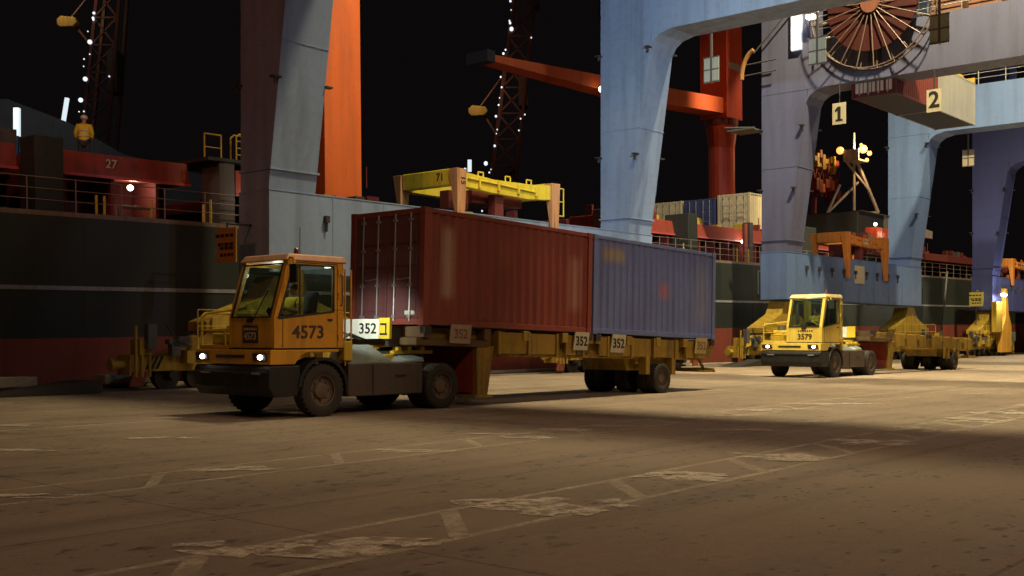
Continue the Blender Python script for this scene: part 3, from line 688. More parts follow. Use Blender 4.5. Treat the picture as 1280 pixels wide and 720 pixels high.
# stowed lifting frames hung over the sill beams
def lift_frame(s0, label, mat, zb, ink, drop):
    t = thing('lifting_frame', label, 'lifting frame', Q(s0, -3.3, zb))
    L, D = 6.1, 3.5 if ink else 2.5
    for x in (0, L - .42):
        for y in (0, D - .4):
            lg = MB().prism([(x + .12, -drop if y == 0 else .0), (x + .34, -drop if y == 0 else .0), (x + .46, 1.6), (x - .05 if x == 0 else x, 1.6)], y, y + .12)
            lg.prism([(y + .0, -drop if y == 0 else 0.), (y + .12, -drop if y == 0 else 0.), (y + .45, 1.6), (y - .0, 1.6)], x - .06, x + .06, 'x')
            lg.build('corner_guide', paint('guide_peach_paint' if mat is not ORF else 'orange_frame_paint', (.50, .26, .13), .5, .4, .2), t, .01)
    m = MB().prism([(.46, .95), (2.0, .85), (4.2, .8), (L - .42, .9), (L - .42, 1.5), (L - 1.6, 1.42), (2.2, 1.38), (.46, 1.5)], .12, .5)
    m.prism([(.46, .95), (L - .42, .9), (L - .42, 1.45), (.46, 1.5)], D - .5, D - .12)
    m.cyl((.6, .08, 1.28), (L - 1.5, .08, 1.12), .035, 8)
    for x in (1.2, 2.3, 3.5, 4.6): m.box(x, x + .1, .02, .12, .95, 1.35)
    m.build('long_beam', mat, t, .02)
    for x in (.02, L - .42): MB().box(x, x + .4, .45, D - .42, 1.0, 1.62).build('end_beam', mat, t, .03)
    m = MB()
    for x in (1.4, 3.0, 4.3):
        m.cyl((x, .3, 1.4), (x, .3, 1.62), .03, 6); m.cyl((x + .3, .3, 1.4), (x + .3, .3, 1.62), .03, 6); m.cyl((x, .3, 1.62), (x + .3, .3, 1.62), .03, 6)
    m.build('lifting_eye', mat, t)
    m = MB()
    for (a, c) in ((L + .05, L + .5),): m.tube([(a, .2, .3), (c, .2, .3), (c, .2, 1.45), (a, .2, 1.45), (a, .2, .3)], .03, 6); m.cyl((a, .2, .9), (c, .2, .9), .025, 6)
    m.build('access_cage', mat, t)
    m = MB().box(1.6, 4.6, .8, 1.7, .5, 1.0); m.box(2.4, 2.9, .3, .7, .0, .85); m.box(.5, 1.6, 1.0, 1.5, .2, .9)
    m.build('hydraulic_box', SHRED2, t, .02)
    if ink: text('71', .42, INK, t, (.012, 1.0, 1.32), FACE_F, 'number', .02); text('15', .34, INK, t, (.24, -.006, 1.15), (R(90), R(90), 0), 'number', .02)
    else: MB().box(2.6, 3.2, .10, .118, 1.0, 1.3).build('label_plate', CREAMM, t)
    return t
YFR = paint('lifting_frame_yellow_paint', (.70, .55, .04), .5, .35, .2); ORF = paint('orange_frame_paint', (.60, .21, .03), .5, .35, .1)
lift_frame(15.7, 'yellow lifting frame marked 71 stowed on the near crane beam above the red container', YFR, 6.34, True, .35)
lift_frame(49.8, 'orange lifting frame stowed on the middle crane beam above the yellow tractor', ORF, 6.34, False, 1.2)
lift_frame(81.2, 'orange lifting frame stowed on the far crane beam beyond the indigo leg', ORF, 6.34, False, .6)
for i in range(9):
    x = 66.5 + rnd.random() * 5; z = 7.5 + rnd.random() * 1.2; MB().box(x, x + .5 + rnd.random(), 1.2, 2.2, z - .6, z + .5).build('winch_box', (SHRED, SHRED2, PEDRD)[i % 3], ship, .05)
MB().ball((67.6, 1.0, 9.2), .13).build('deck_lamp', emit('deck_lamp_glow', (1, .87, .62), 9), ship, smooth=True)
l_ = lamp('POINT', (0, 0, 0), 7, (1, .8, .6), size=.1, name='deck_lamp_bulb'); l_.parent = ship; l_.location = (67.4, .6, 8.9)
lamp('SPOT', Q(44, -11, 14), 2400, (1, .78, .5), Q(52.5, -3.3, 7), .3, 42, .9)  # added spot brightening the orange lifting frame
lamp('SPOT', Q(12, -10, 14.8), 2000, (1, .9, .62), Q(19, -3, 7.3), .2, 50, .9)

# ---------------------------------------------------------------- tractors
TYRE = [(.16, .27), (.03, .28), (-.0, .30), (-.015, .36), (-.02, .44), (.0, .495), (.03, .51), (.08, .512), (.085, .50), (.10, .50), (.105, .512), (.155, .514), (.16, .50), (.175, .50), (.18, .512), (.23, .512), (.235, .5), (.25, .5), (.255, .512), (.28, .508), (.31, .49), (.325, .44), (.32, .36), (.30, .30), (.24, .27)]
def wheel(parent, x, z, y, r, flip=False, dual=False, rimmat=RIM, w=1.):
    k_ = r / .513; sg = -1 if flip else 1
    t = MB().lathe([(y + sg * o * w, q_ * k_) for (o, q_) in TYRE], x, z, 44)
    if dual: t.lathe([(y + sg * (o * w + .36 * w), q_ * k_) for (o, q_) in TYRE], x, z, 44)
    # shoulder lugs of the tread
    for i in range(30):
        a = 2 * math.pi * i / 30; ca, sa = math.cos(a), math.sin(a)
        t.bar((x + r * .985 * ca, y + sg * .01, z + r * .985 * sa), (x + r * .985 * ca, y + sg * .075 * w, z + r * .985 * sa), .04, .04)
    t = t.build('wheel', RUB, parent, smooth=True)
    rm = MB().lathe([(y + sg * .01, .285 * k_), (y + sg * .0, .305 * k_), (y + sg * .03, .29 * k_), (y + sg * .09, .25 * k_), (y + sg * .11, .17 * k_), (y + sg * .05, .15 * k_), (y + sg * .03, .09 * k_), (y + sg * .03, .02)], x, z, 32, cap=False)
    for i in range(8):
        a = 2 * math.pi * i / 8; rm.cyl((x + .2 * k_ * math.cos(a), y + sg * .05, z + .2 * k_ * math.sin(a)), (x + .2 * k_ * math.cos(a), y + sg * .11, z + .2 * k_ * math.sin(a)), .016, 6)
    rm.build('rim', rimmat, t, smooth=True)
    return t
def lerp(a, b, t): return a + (b - a) * t
def tractor(loc, label, cabmat, number, side_number):
    t = thing('terminal_tractor', label, 'tractor', loc, group='terminal tractors')
    T = .06
    # chassis
    MB().box(.3, 5.3, .78, 1.02, .55, .88).box(.3, 5.3, 1.48, 1.72, .55, .88).box(.9, 1.5, .3, 2.2, .4, .62).box(4.3, 4.8, .5, 2.0, .42, .62).box(2.4, 2.7, 1.02, 1.48, .55, .85).build('chassis', DKM, t, .01)
    b_ = MB().prism([(-.12, .62), (.0, .43), (.55, .43), (.62, .62), (.62, 1.03), (-.08, 1.03), (-.12, .95)], .0, 2.5)
    b_.box(-.16, -.11, .05, 2.45, .88, .93); b_ = b_.build('front_bumper', BLK, t, .03)
    g_ = MB()
    for y in (.35, .85, 1.35, 1.85): g_.box(-.135, -.11, y, y + .38, .60, .82)
    g_.build('bumper_recess', plain('recess_shade', (.004, .004, .004), .7), b_)  # near-black boxes paint recess shade onto the bumper face
    MB().box(-.165, -.12, .25, .5, .86, .9).box(-.165, -.12, 1.9, 2.2, .86, .9).build('bumper_step', SILV, b_)
    # nose band with slot and lamps, running back over the wheel
    nb = MB().prism([(-.1, 1.05), (.5, 1.05), (.62, 1.2), (.8, 1.28), (1.6, 1.28), (1.6, 1.335), (-.08, 1.335)], .0, .5)
    nb.prism([(-.1, 1.05), (.5, 1.05), (.5, 1.335), (-.08, 1.335)], .502, 2.5)
    nb = nb.build('nose_panel', cabmat, t, .015)
    MB().box(-.112, -.09, .82, 1.75, 1.17, 1.23).build('grille_slot', INK, nb)
    for y in (.30, 2.22):
        hs_ = MB().prism([(y - .22, 1.12), (y + .2, 1.12), (y + .24, 1.27), (y - .18, 1.27)], -.125, -.095, 'x').build('headlight', BLK, t, .01)
        MB().ball((-.13, y - .03, 1.19), .06, .4, 1.3, .8).build('bulb', HEAD, hs_, smooth=True)
    # fender around the front wheel, black
    pts = [(1.19 + .64 * math.cos(a), .52 + .66 * math.sin(a)) for a in [R(v) for v in range(-8, 190, 18)]]
    ins = [(1.19 + .58 * math.cos(a), .52 + .60 * math.sin(a)) for a in [R(v) for v in range(-8, 190, 18)]]
    for y0, y1 in ((-.03, .46), (2.04, 2.53)):
        fd = MB()
        for i in range(len(pts) - 1): fd.prism([pts[i], pts[i + 1], ins[i + 1], ins[i]], y0, y1)
        fd.build('fender', BLK, t)
    MB().box(-.02, 1.75, .02, 1.44, 1.338, 1.362).build('floor_seam', BLK, t)
    # cab shell built around real openings
    rk = lambda z: .0 if z <= 1.97 else (z - 1.97) / 1.13 * .33
    zt = 3.08
    def side(y0, y1):
        m = MB()
        m.prism([(0, 1.365), (1.72, 1.365), (1.72, 2.12), (1.45, 2.10), (.14, 1.95), (.02, 1.97), (0, 1.95)], y0, y1)
        m.prism([(.0, 1.955), (.115, 1.955), (.46, 2.985), (.325, 3.075)], y0, y1)
        m.prism([(1.45, 2.105), (1.72, 2.125), (1.72, 3.08), (1.45, 2.99)], y0, y1)
        m.prism([(.44, 2.985), (1.72, 2.985), (1.72, 3.08), (.33, 3.08)], y0 + .001, y1 - .001)
        return m
    sd = side(0, T).build('door_side', cabmat, t, .008)
    sd2 = side(1.40, 1.46).build('far_side', cabmat, t, .008)
    gl = MB().prism([(.10, 1.95), (1.46, 2.10), (1.46, 3.0), (.45, 3.0)], .022, .032).build('side_window', GLS, sd)
    gk = MB()
    for p, q_ in (((.10, 1.94), (1.46, 2.09)), ((1.455, 2.1), (1.455, 3.0)), ((1.46, 2.985), (.45, 2.985)), ((.1, 1.95), (.46, 2.99))): gk.bar((p[0], -.004, p[1]), (q_[0], -.004, q_[1]), .03, .03)
    gk.bar((.62, .01, 2.0), (.62, .01, 2.99), .025, .02)
    gk.build('window_seal', BLK, sd)
    ds = MB()
    for p, q_ in (((.20, 1.38), (.20, 1.93)), ((1.55, 1.38), (1.55, 3.03)), ((.20, 1.93), (.05, 1.96)), ((.5, 3.03), (1.55, 3.03))): ds.bar((p[0], -.001, p[1]), (q_[0], -.001, q_[1]), .012, .012)
    ds.build('door_gap', BLK, sd)
    for z in (1.5, 2.35, 2.8): MB().cyl((1.585, -.012, z), (1.585, -.012, z + .12), .016, 8).build('door_hinge', cabmat, sd)
    MB().tube([(1.64, .0, 2.2), (1.64, -.05, 2.24), (1.64, -.05, 2.8), (1.64, 0, 2.84)], .012, 6).build('grab_bar', BLK, sd)
    MB().prism([(.10, 1.95), (1.46, 2.10), (1.46, 3.0), (.45, 3.0)], 1.425, 1.435).build('far_window', GLS, sd2)
    fw = MB().box(0, T, .062, 1.398, 1.365, 1.96)
    for y0, y1 in ((.062, .13), (1.33, 1.398)): fw.hexa([(0, y0, 1.96), (T, y0, 1.96), (T, y1, 1.96), (0, y1, 1.96), (.325, y0, 3.07), (.39, y0, 3.07), (.39, y1, 3.07), (.325, y1, 3.07)])
    fw = fw.build('front_wall', cabmat, t, .008)
    MB().hexa([(.02, .125, 1.95), (.032, .125, 1.95), (.032, 1.335, 1.95), (.02, 1.335, 1.95), (.335, .125, 3.02), (.347, .125, 3.02), (.347, 1.335, 3.02), (.335, 1.335, 3.02)]).build('windscreen', GLS, fw)
    ws = MB(); e = .012
    ws.bar((-e, .11, 1.965), (-e, 1.35, 1.965), .035, .03); ws.bar((.32 - e, .11, 3.0), (.32 - e, 1.35, 3.0), .06, .03)
    for y in (.12, 1.34): ws.bar((-e, y, 1.96), (.32 - e, y, 3.0), .035, .03)
    ws.build('windscreen_seal', BLK, fw)
    wp = MB().bar((-.03, .75, 1.9), (-.03, .62, 1.93), .03, .03); wp.bar((-.03, .62, 1.93), (.13, .35, 2.5), .02, .015); wp.box(-.05, .0, .68, .82, 1.86, 1.93); wp.build('wiper', BLK, fw)
    rw = MB().box(1.66, 1.72, .062, 1.398, 1.365, 1.95).box(1.66, 1.72, .062, .2, 1.95, 2.98).box(1.66, 1.72, 1.26, 1.398, 1.95, 2.98).build('rear_wall', cabmat, t, .005)
    MB().box(1.685, 1.695, .2, 1.26, 1.95, 2.98).build('rear_window', GLS, rw)
    rf = MB().hexa([(.26, -.04, 3.06), (1.80, -.04, 3.06), (1.80, 1.5, 3.06), (.26, 1.5, 3.06), (.36, .02, 3.2), (1.76, .02, 3.2), (1.76, 1.44, 3.2), (.36, 1.44, 3.2)]).build('roof', paint('faded_' + cabmat.name, (.55, .30, .19) if cabmat is ORANGE else (.72, .60, .30), .5, .3, .05), t, .03)
    MB().cyl((.62, .12, 3.2), (.62, .12, 3.27), .05, 12).ball((.62, .12, 3.28), .05).build('beacon', plain('dim_red_lens', (.16, .03, .02), .3), rf)
    MB().cyl((.85, .3, 3.2), (.85, .3, 3.75), .008, 6).build('antenna', BLK, rf)
    # mirror on a bracket from the roof corner
    mi = MB().tube([(.36, .0, 3.12), (.28, -.22, 3.1), (.28, -.24, 2.95)], .022, 8); mi = mi.build('mirror_arm', cabmat, t)
    MB().box(.24, .30, -.36, -.14, 2.62, 2.98).build('mirror', BLK, mi, .02)
    MB().box(.3, .5, -.03, .12, 2.98, 3.1).build('roof_lamp', cabmat, mi, .01)
    # cab inside
    MB().box(.1, .42, .08, 1.38, 1.5, 1.98).build('dashboard', BLK, t, .03)
    st = MB().lathe([(-.015, .17), (-.015, .205), (.015, .205), (.015, .17)], 0, 0, 24, 'x'); st.bar((0, -.19, 0), (0, .19, 0), .025, .025); st = st.build('steering_wheel', BLK, t)
    st.location = (.58, .72, 2.02); st.rotation_euler = (0, R(-52), 0)
    MB().box(.86, 1.3, .48, .98, 1.62, 1.74).prism([(1.28, 1.7), (1.4, 1.7), (1.52, 2.5), (1.42, 2.5)], .5, .96).build('seat', plain('grey_seat', (.08, .08, .09), .8), t, .04)
    # plates and numbers
    if cabmat is ORANGE:
        pl = MB().box(-.02, .002, .50, .98, 1.46, 1.80).build('number_plate', plain('dark_plate', (.05, .025, .018), .5), fw)
        text(number, .20, plain('pale_number', (.45, .30, .2), .6), pl, (-.024, .74, 1.59), FACE_F, 'number', .02)
        pk = MB()
        for i in range(8): pk.box(-.026, -.02, .53 + i * .055, .53 + i * .055 + .03, 1.71, 1.76)
        pk.build('lettering', plain('pale_number', (.45, .3, .2)), pl)
    else:
        text(number, .30, plain('dark_number_paint', (.06, .03, .025), .5), fw, (-.006, .70, 1.56), FACE_F, 'number', .03)
        pk = MB()
        for i in range(7): pk.box(-.006, .002, .38 + i * .09, .38 + i * .09 + .055, 1.75, 1.83)
        pk.build('lettering', plain('dark_number_paint', (.06, .03, .025), .5), fw)
    if side_number: text(side_number, .35, plain('dark_number_paint', (.06, .03, .025), .5), sd, (.82, -.003, 1.665), FACE_N, 'number', .022, sx=1.14)
    MB().box(1.3, 1.42, -.02, .0, 2.0 - .1, 2.0 - .06).build('door_handle', BLK, sd)
    # engine side: low deck, engine box, filter and hand rail
    MB().box(.0, 1.9, 1.50, 2.48, 1.338, 1.42).build('engine_deck', cabmat, t, .01)
    MB().box(.5, 1.85, 1.55, 2.3, 1.422, 1.82).build('engine_cover', cabmat, t, .04)
    MB().cyl((.85, 2.1, 1.82), (.85, 2.1, 2.02), .16, 20).cyl((1.5, 1.75, 1.82), (1.5, 1.75, 2.9), .06, 12).build('exhaust', GRM, t, smooth=True)
    m = MB()
    m.tube([(.03, 2.45, 1.42), (.03, 2.45, 1.98), (.1, 2.38, 2.06), (.45, 1.5, 2.16)], .026, 8)
    m.tube([(.03, 2.45, 2.0), (.12, 2.46, 2.07), (1.8, 2.46, 2.07), (1.88, 2.46, 1.42)], .026, 8); m.cyl((.03, 2.44, 1.72), (.03, 1.5, 1.74), .02, 8); m.cyl((.03, 1.62, 1.42), (.03, 1.62, 1.74), .02, 8)
    m.build('hand_rail', YRAIL, t)
    MB().box(.1, .5, 1.62, 2.2, 1.425, 1.66).build('washer_box', YRAIL, t, .03)
    # rear: side tank, sloping cover, grab poles, fifth wheel
    tk = MB().box(1.9, 4.0, .06, .74, .36, 1.02).build('side_box', paint('brown_grey_steel', (.085, .062, .05), .55, .5, .15), t, .02)
    MB().box(2.55, 2.57, .045, .06, .4, 1.0).box(3.2, 3.5, .035, .06, .74, .78).build('box_seam', BLK, tk)
    MB().box(1.95, 4.0, 1.8, 2.44, .4, 1.0).build('far_box', DKM, t, .02)
    MB().hexa([(1.9, .08, 1.025), (3.2, .08, 1.025), (3.75, .75, 1.025), (1.9, .75, 1.025), (1.92, .1, 1.06), (2.6, .1, 1.06), (3.2, .9, 1.42), (2.2, .9, 1.42)]).build('sloping_cover', paint('grey_green_steel', (.17, .20, .19), .45, .4, .05), t, .01)
    MB().hexa([(3.6, .3, 1.03), (4.3, .3, 1.03), (4.6, .75, 1.03), (3.6, .75, 1.03), (3.9, .35, 1.08), (4.3, .35, 1.12), (4.7, .75, 1.22), (3.8, .75, 1.2)]).build('rear_mudguard', paint('grey_green_steel', (0, 0, 0)), t, .02)
    m = MB()
    for (x, y) in ((1.84, .10), (2.02, .12)): m.cyl((x, y, 1.0), (x, y, 2.95), .018, 8)
    m.tube([(1.84, .1, 2.95), (1.76, .1, 2.95)], .018); 
    for z in (1.1, 1.42): m.cyl((1.84, .1, z), (2.02, .12, z), .015, 6)
    m.build('grab_pole', cabmat, t)
    MB().box(1.78, 2.0, .05, .3, 1.1, 1.5).build('step_box', YRAIL, t, .02)
    m = MB().prism([(2.3, .88), (2.7, .88), (4.6, 1.28), (4.6, 1.36), (4.3, 1.36)], .9, 1.6)
    m.build('lift_arm', DKM, t, .02)
    m = MB().cyl((4.35, 1.25, 1.36), (4.35, 1.25, 1.42), .5, 24); m.box(3.7, 4.9, .65, .78, 1.2, 1.28); m.box(3.7, 4.9, 1.72, 1.85, 1.2, 1.28)
    for x in (3.8, 4.1, 4.5): m.box(x, x + .12, .62, .8, 1.28, 1.36)
    m.build('fifth_wheel', YRAIL, t, .01)
    MB().box(3.45, 3.8, .7, .95, .88, 1.2).build('valve_block', YRAIL, t, .02)
    hl = MB().tube([(2.2, 1.0, 1.3), (2.7, .95, 1.65), (3.4, 1.2, 1.5)], .025); hl.tube([(2.2, 1.3, 1.3), (2.7, 1.25, 1.7), (3.4, 1.4, 1.5)], .025); hl.build('air_hose', BLK, t, smooth=True)
    MB().box(1.74, 1.8, .5, .62, 3.0, 3.05).build('rear_lamp', emit('rear_lamp_glow', (1, .97, .85), 6), t)
    # wheels
    wheel(t, 1.19, .52, .0, .525); wheel(t, 1.19, .52, 2.5, .525, True)
    wheel(t, 4.57, .50, .02, .505, dual=True); wheel(t, 4.57, .50, 2.48, .505, True, True)
    MB().cyl((1.19, .3, .5), (1.19, 2.2, .5), .08, 12).cyl((4.57, .6, .5), (4.57, 1.9, .5), .1, 12).ball((4.57, 1.25, .5), .26).build('axle', DKM, t)
    return t
t1 = tractor(Q(S1 - 3.91, W1), 'orange terminal tractor number 4573 with lit headlights pulling the two containers', ORANGE, '4573', '4573')
T2S, T2W = 25.9 - 1.19, -13.6
t2 = tractor(Q(T2S, T2W), 'brighter yellow terminal tractor number 3579 standing farther off with an empty trailer', YELCAB, '3579', None)
# work lamps behind the cabs, and the headlights
for (s_, w_) in ((S1 - 3.91, W1), (T2S, T2W)):
    lamp('POINT', Q(s_ + .75, w_ + .9, 2.85), 8 if s_ < 5 else 7, (.9, 1, .8), size=.06, name='cab_fill_light')  # added fill that lights the cab interiors and drivers
for (s_, w_, e1, e2) in ((S1 - 3.91, W1, 26, 16), (T2S, T2W, 14, 30)):
    lamp('SPOT', Q(s_ + 1.9, w_ + .56, 2.7), e1 * 9, (.95, 1, .85), Q(s_ + 3.9, w_ + 1.3, 1.35), .08, 82, 1, 'rear_work_lamp')
    for y in (.3, 2.2): lamp('SPOT', Q(s_ - .22, w_ + y, 1.19), e2, (1, .85, .6), Q(s_ - 8, w_ + y, 0), .05, 60, .9, 'headlight_beam')
lamp('SPOT', Q(2.5, -28, 13), 900, (1, .80, .5), Q(0, -15, 1.8), .5, 30, .9)  # added spot brightening the orange tractor
lamp('SPOT', Q(19.5, -14, 9.5), 4800, (1, .86, .56), Q(25.4, -12.8, 1.8), .3, 34, .9)   # added spot on no fixture, brightens the yellow tractor

# ---------------------------------------------------------------- trailers
def number_board(t, x, y, z, w, h, mat, skew=0., num=True, ink=INK):
    b_ = MB().hexa([(x, y - .03, z), (x + w, y - .03, z), (x + w, y, z), (x, y, z), (x + skew, y - .03, z + h), (x + w + skew, y - .03, z + h), (x + w + skew, y, z + h), (x + skew, y, z + h)]).build('number_board', mat, t)
    if num: text('352', h * .72, ink, b_, (x + (w + skew) / 2, y - .034, z + h * .48), (R(90), 0, 0), 'number', .022)
    return b_
def trailer(s_, w_, label, boards=True):
    t = thing('container_trailer', label, 'trailer', Q(s_, w_), (0, PITCH, ANG), group='yellow terminal trailers')
    # origin: ground under the axle; front of the deck at x = -9.41
    F = -AX; D = 1.55
    for y0 in (.28, 1.90): MB().prism([(F + .3, D - .33), (-6.9, D - .38), (-6.2, D - .62), (2.6, D - .60), (2.75, D - .3), (2.75, D - .02), (F + .3, D - .02)], y0, y0 + .26).build('main_beam', CHY, t, .015)
    m = MB()
    for i, x in enumerate([F + .05, -7.4, -6.0, -4.5, -3.45, -3.1, -1.7, -.3, 1.1, 2.55]): MB().box(x, x + .22, .02, 2.42, D - .24, D - .0).build('cross_member', CHY if x > -7 else paint('brown_gooseneck_paint', (.13, .075, .03), .6, .6, .3), t, .01)
    # side rail panels with upright ribs
    for (a, c) in ((-6.9, -4.6), (-4.3, -3.55), (-2.9, -.5), (-.3, .9), (1.3, 2.7)): MB().box(a, c, .06, .12, D - .55, D - .05).build('side_panel', CHY, t, .01)
    x = -6.9
    while x < 2.8: MB().box(x, x + .08, .02, .3, D - .58, D - .03).build('rib', CHY, t, .01); x += 1.08
    MB().box(F - .1, -7.2, .10, 2.34, D - .42, D - .25).build('gooseneck', paint('brown_gooseneck_paint', (.13, .075, .03), .6, .6, .3), t, .02)
    # heavy tapered landing leg
    lr = paint('landing_leg_red_paint', (.34, .045, .02), .6, .5, .2)
    L_ = MB().hexa([(-7.5, .12, .0), (-7.15, .12, .0), (-7.15, 2.32, .0), (-7.5, 2.32, .0), (-7.55, .12, D - .43), (-6.95, .12, D - .38), (-6.95, 2.32, D - .38), (-7.55, 2.32, D - .43)]).build('landing_leg', CHY, t, .015)
    MB().box(-7.575, -7.56, .2, 2.24, .08, D - .46).build('leg_plate', lr, L_)
    MB().box(-7.62, -7.0, .08, 2.36, -.04, .03).build('foot_plate', CHY, L_)
    # running gear
    m = MB().prism([(-1.0, .62), (.9, .62), (1.1, .95), (-1.2, .95)], .5, 1.94); m.box(-.9, .8, .3, 2.14, .80, .97)
    for x in (-.75, .55): m.box(x, x + .2, .05, .3, .52, 1.0)
    m.build('axle_carrier', CHY, t, .02)
    MB().cyl((0, .3, .42), (0, 2.1, .42), .1, 12).build('axle', DKM, t)
    for (y, fl) in ((.0, False), (2.44, True)): wheel(t, 0, .415, y, .42, fl, True, w=.92)
    for y in (.98,): wheel(t, 0, .415, y, .42, False, False, plain('dark_rim', (.03, .03, .03)), w=1.3)
    MB().box(.44, .47, .62, 1.82, .12, .75).build('dark_gap_sheet', RUB, t)  # added dark sheet blacking out the gap between the wheels
    m = MB()
    for y in (.3, 1.95): m.bar((2.3, y, D - .5), (2.68, y, .68), .07, .07)
    m.bar((2.7, -.02, .66), (2.7, 2.46, .66), .13, .12); m.box(2.0, 2.85, .0, .1, .6, .66)
    m.build('rear_bumper', CHY, t, .01)
    # twist lock pockets
    for x in (F + .05, -3.5, -3.15, 2.55):
        for y in (-.01, 2.29): MB().box(x, x + .2, y, y + .16, D - .16, D + .012).build('twist_lock', DKM, t)
    # boards with the trailer's number
    fb = MB().box(F - .42, F - .36, .95, 2.15, 1.26, 1.70).build('front_board', plain('bright_white_board', (.85, .88, .80), .4), t)
    yb = plain('reflective_yellow', (.80, .62, .05), .4)
    MB().box(F - .425, F - .36, .60, .948, 1.26, 1.72).box(F - .425, F - .36, 2.152, 2.40, 1.28, 1.68).build('yellow_end', yb, fb)
    for y in (.7, 2.2): MB().box(F - .36, F - .0, y, y + .1, 1.1, 1.5).build('board_bracket', DKM, fb)
    if boards:
        text('352', .33, INK, fb, (F - .424, 1.32, 1.475), FACE_F, 'number', .012, sx=1.2)
        lt = MB(); xx = F - .43
        lt.box(xx, xx + .004, .70, .90, 1.56, 1.60); lt.box(xx, xx + .004, .70, .74, 1.36, 1.60); lt.box(xx, xx + .004, .68, .90, 1.34, 1.38); lt.build('letter', INK, fb)
        number_board(t, -8.62, -.02, 1.20, .66, .42, PINKB, .05, ink=plain('faint_number', (.2, .12, .08)))
        number_board(t, -4.15, -.02, 1.13, .58, .46, CREAMM, .09)
        number_board(t, -2.55, -.02, 1.10, .60, .48, CREAMM, .10)
        number_board(t, 1.62, -.02, 1.14, .58, .46, plain('dusty_yellow_board', (.5, .38, .16), .6), .09, ink=plain('brown_number', (.2, .13, .05)))
        o_ = MB().box(-3.9, -3.4, .045, .058, 1.0, 1.16).build('old_number', plain('dark_stencil', (.12, .07, .02)), t)
    return t
trailer(S1 + AX, W1, 'long ochre trailer numbered 352 carrying the red and the blue container')
trailer(39.0, T2W + .1, 'empty ochre trailer behind the brighter yellow tractor', False)

# ---------------------------------------------------------------- people
def skinned(name, joints, edges, mat, parent, root=0, sub=2):
    me = bpy.data.meshes.new(name); me.from_pydata([j[:3] for j in joints], edges, [])
    o = bpy.data.objects.new(name, me); C.objects.link(o)
    m = o.modifiers.new('skin', 'SKIN'); m.use_smooth_shade = True
    for i, j in enumerate(joints):
        v = me.skin_vertices[0].data[i]; v.radius = (j[3], j[4] if len(j) > 4 else j[3]); v.use_root = (i == root)
    s_ = o.modifiers.new('sub', 'SUBSURF'); s_.levels = s_.render_levels = sub
    bpy.context.view_layer.update()
    m2 = bpy.data.meshes.new_from_object(o.evaluated_get(bpy.context.evaluated_depsgraph_get()))
    bpy.data.objects.remove(o); m2.materials.clear(); m2.materials.append(mat)
    for p in m2.polygons: p.use_smooth = True
    r_ = bpy.data.objects.new(name, m2); C.objects.link(r_); r_.parent = parent; return r_
SKIN = plain('skin', (.42, .24, .16), .6); HIVIS = plain('hi_vis_yellow', (.78, .58, .03), .7); TROUS = plain('dark_trousers', (.03, .035, .05), .8); HELM = plain('white_helmet', (.72, .70, .66), .4)
REFL = plain('reflective_band', (.6, .6, .55), .35)
def fingers(m, c, d, up, side):
    """five short bent digits leaving a palm at c along d"""
    for i in range(4):
        o_ = side * (.026 * (i - 1.5)); l_ = (.038, .045, .042, .033)[i]
        p = c + o_; q_ = p + d * l_; r_ = q_ + (d * .6 - up * .8).normalized() * l_ * .8
        m.cyl(p, q_, .009, 6, .0085); m.cyl(q_, r_, .0085, 6, .007)
    p = c - d * .05 + side * .04; m.cyl(p, p + (d * .5 + side * .9).normalized() * .05, .011, 6, .008)
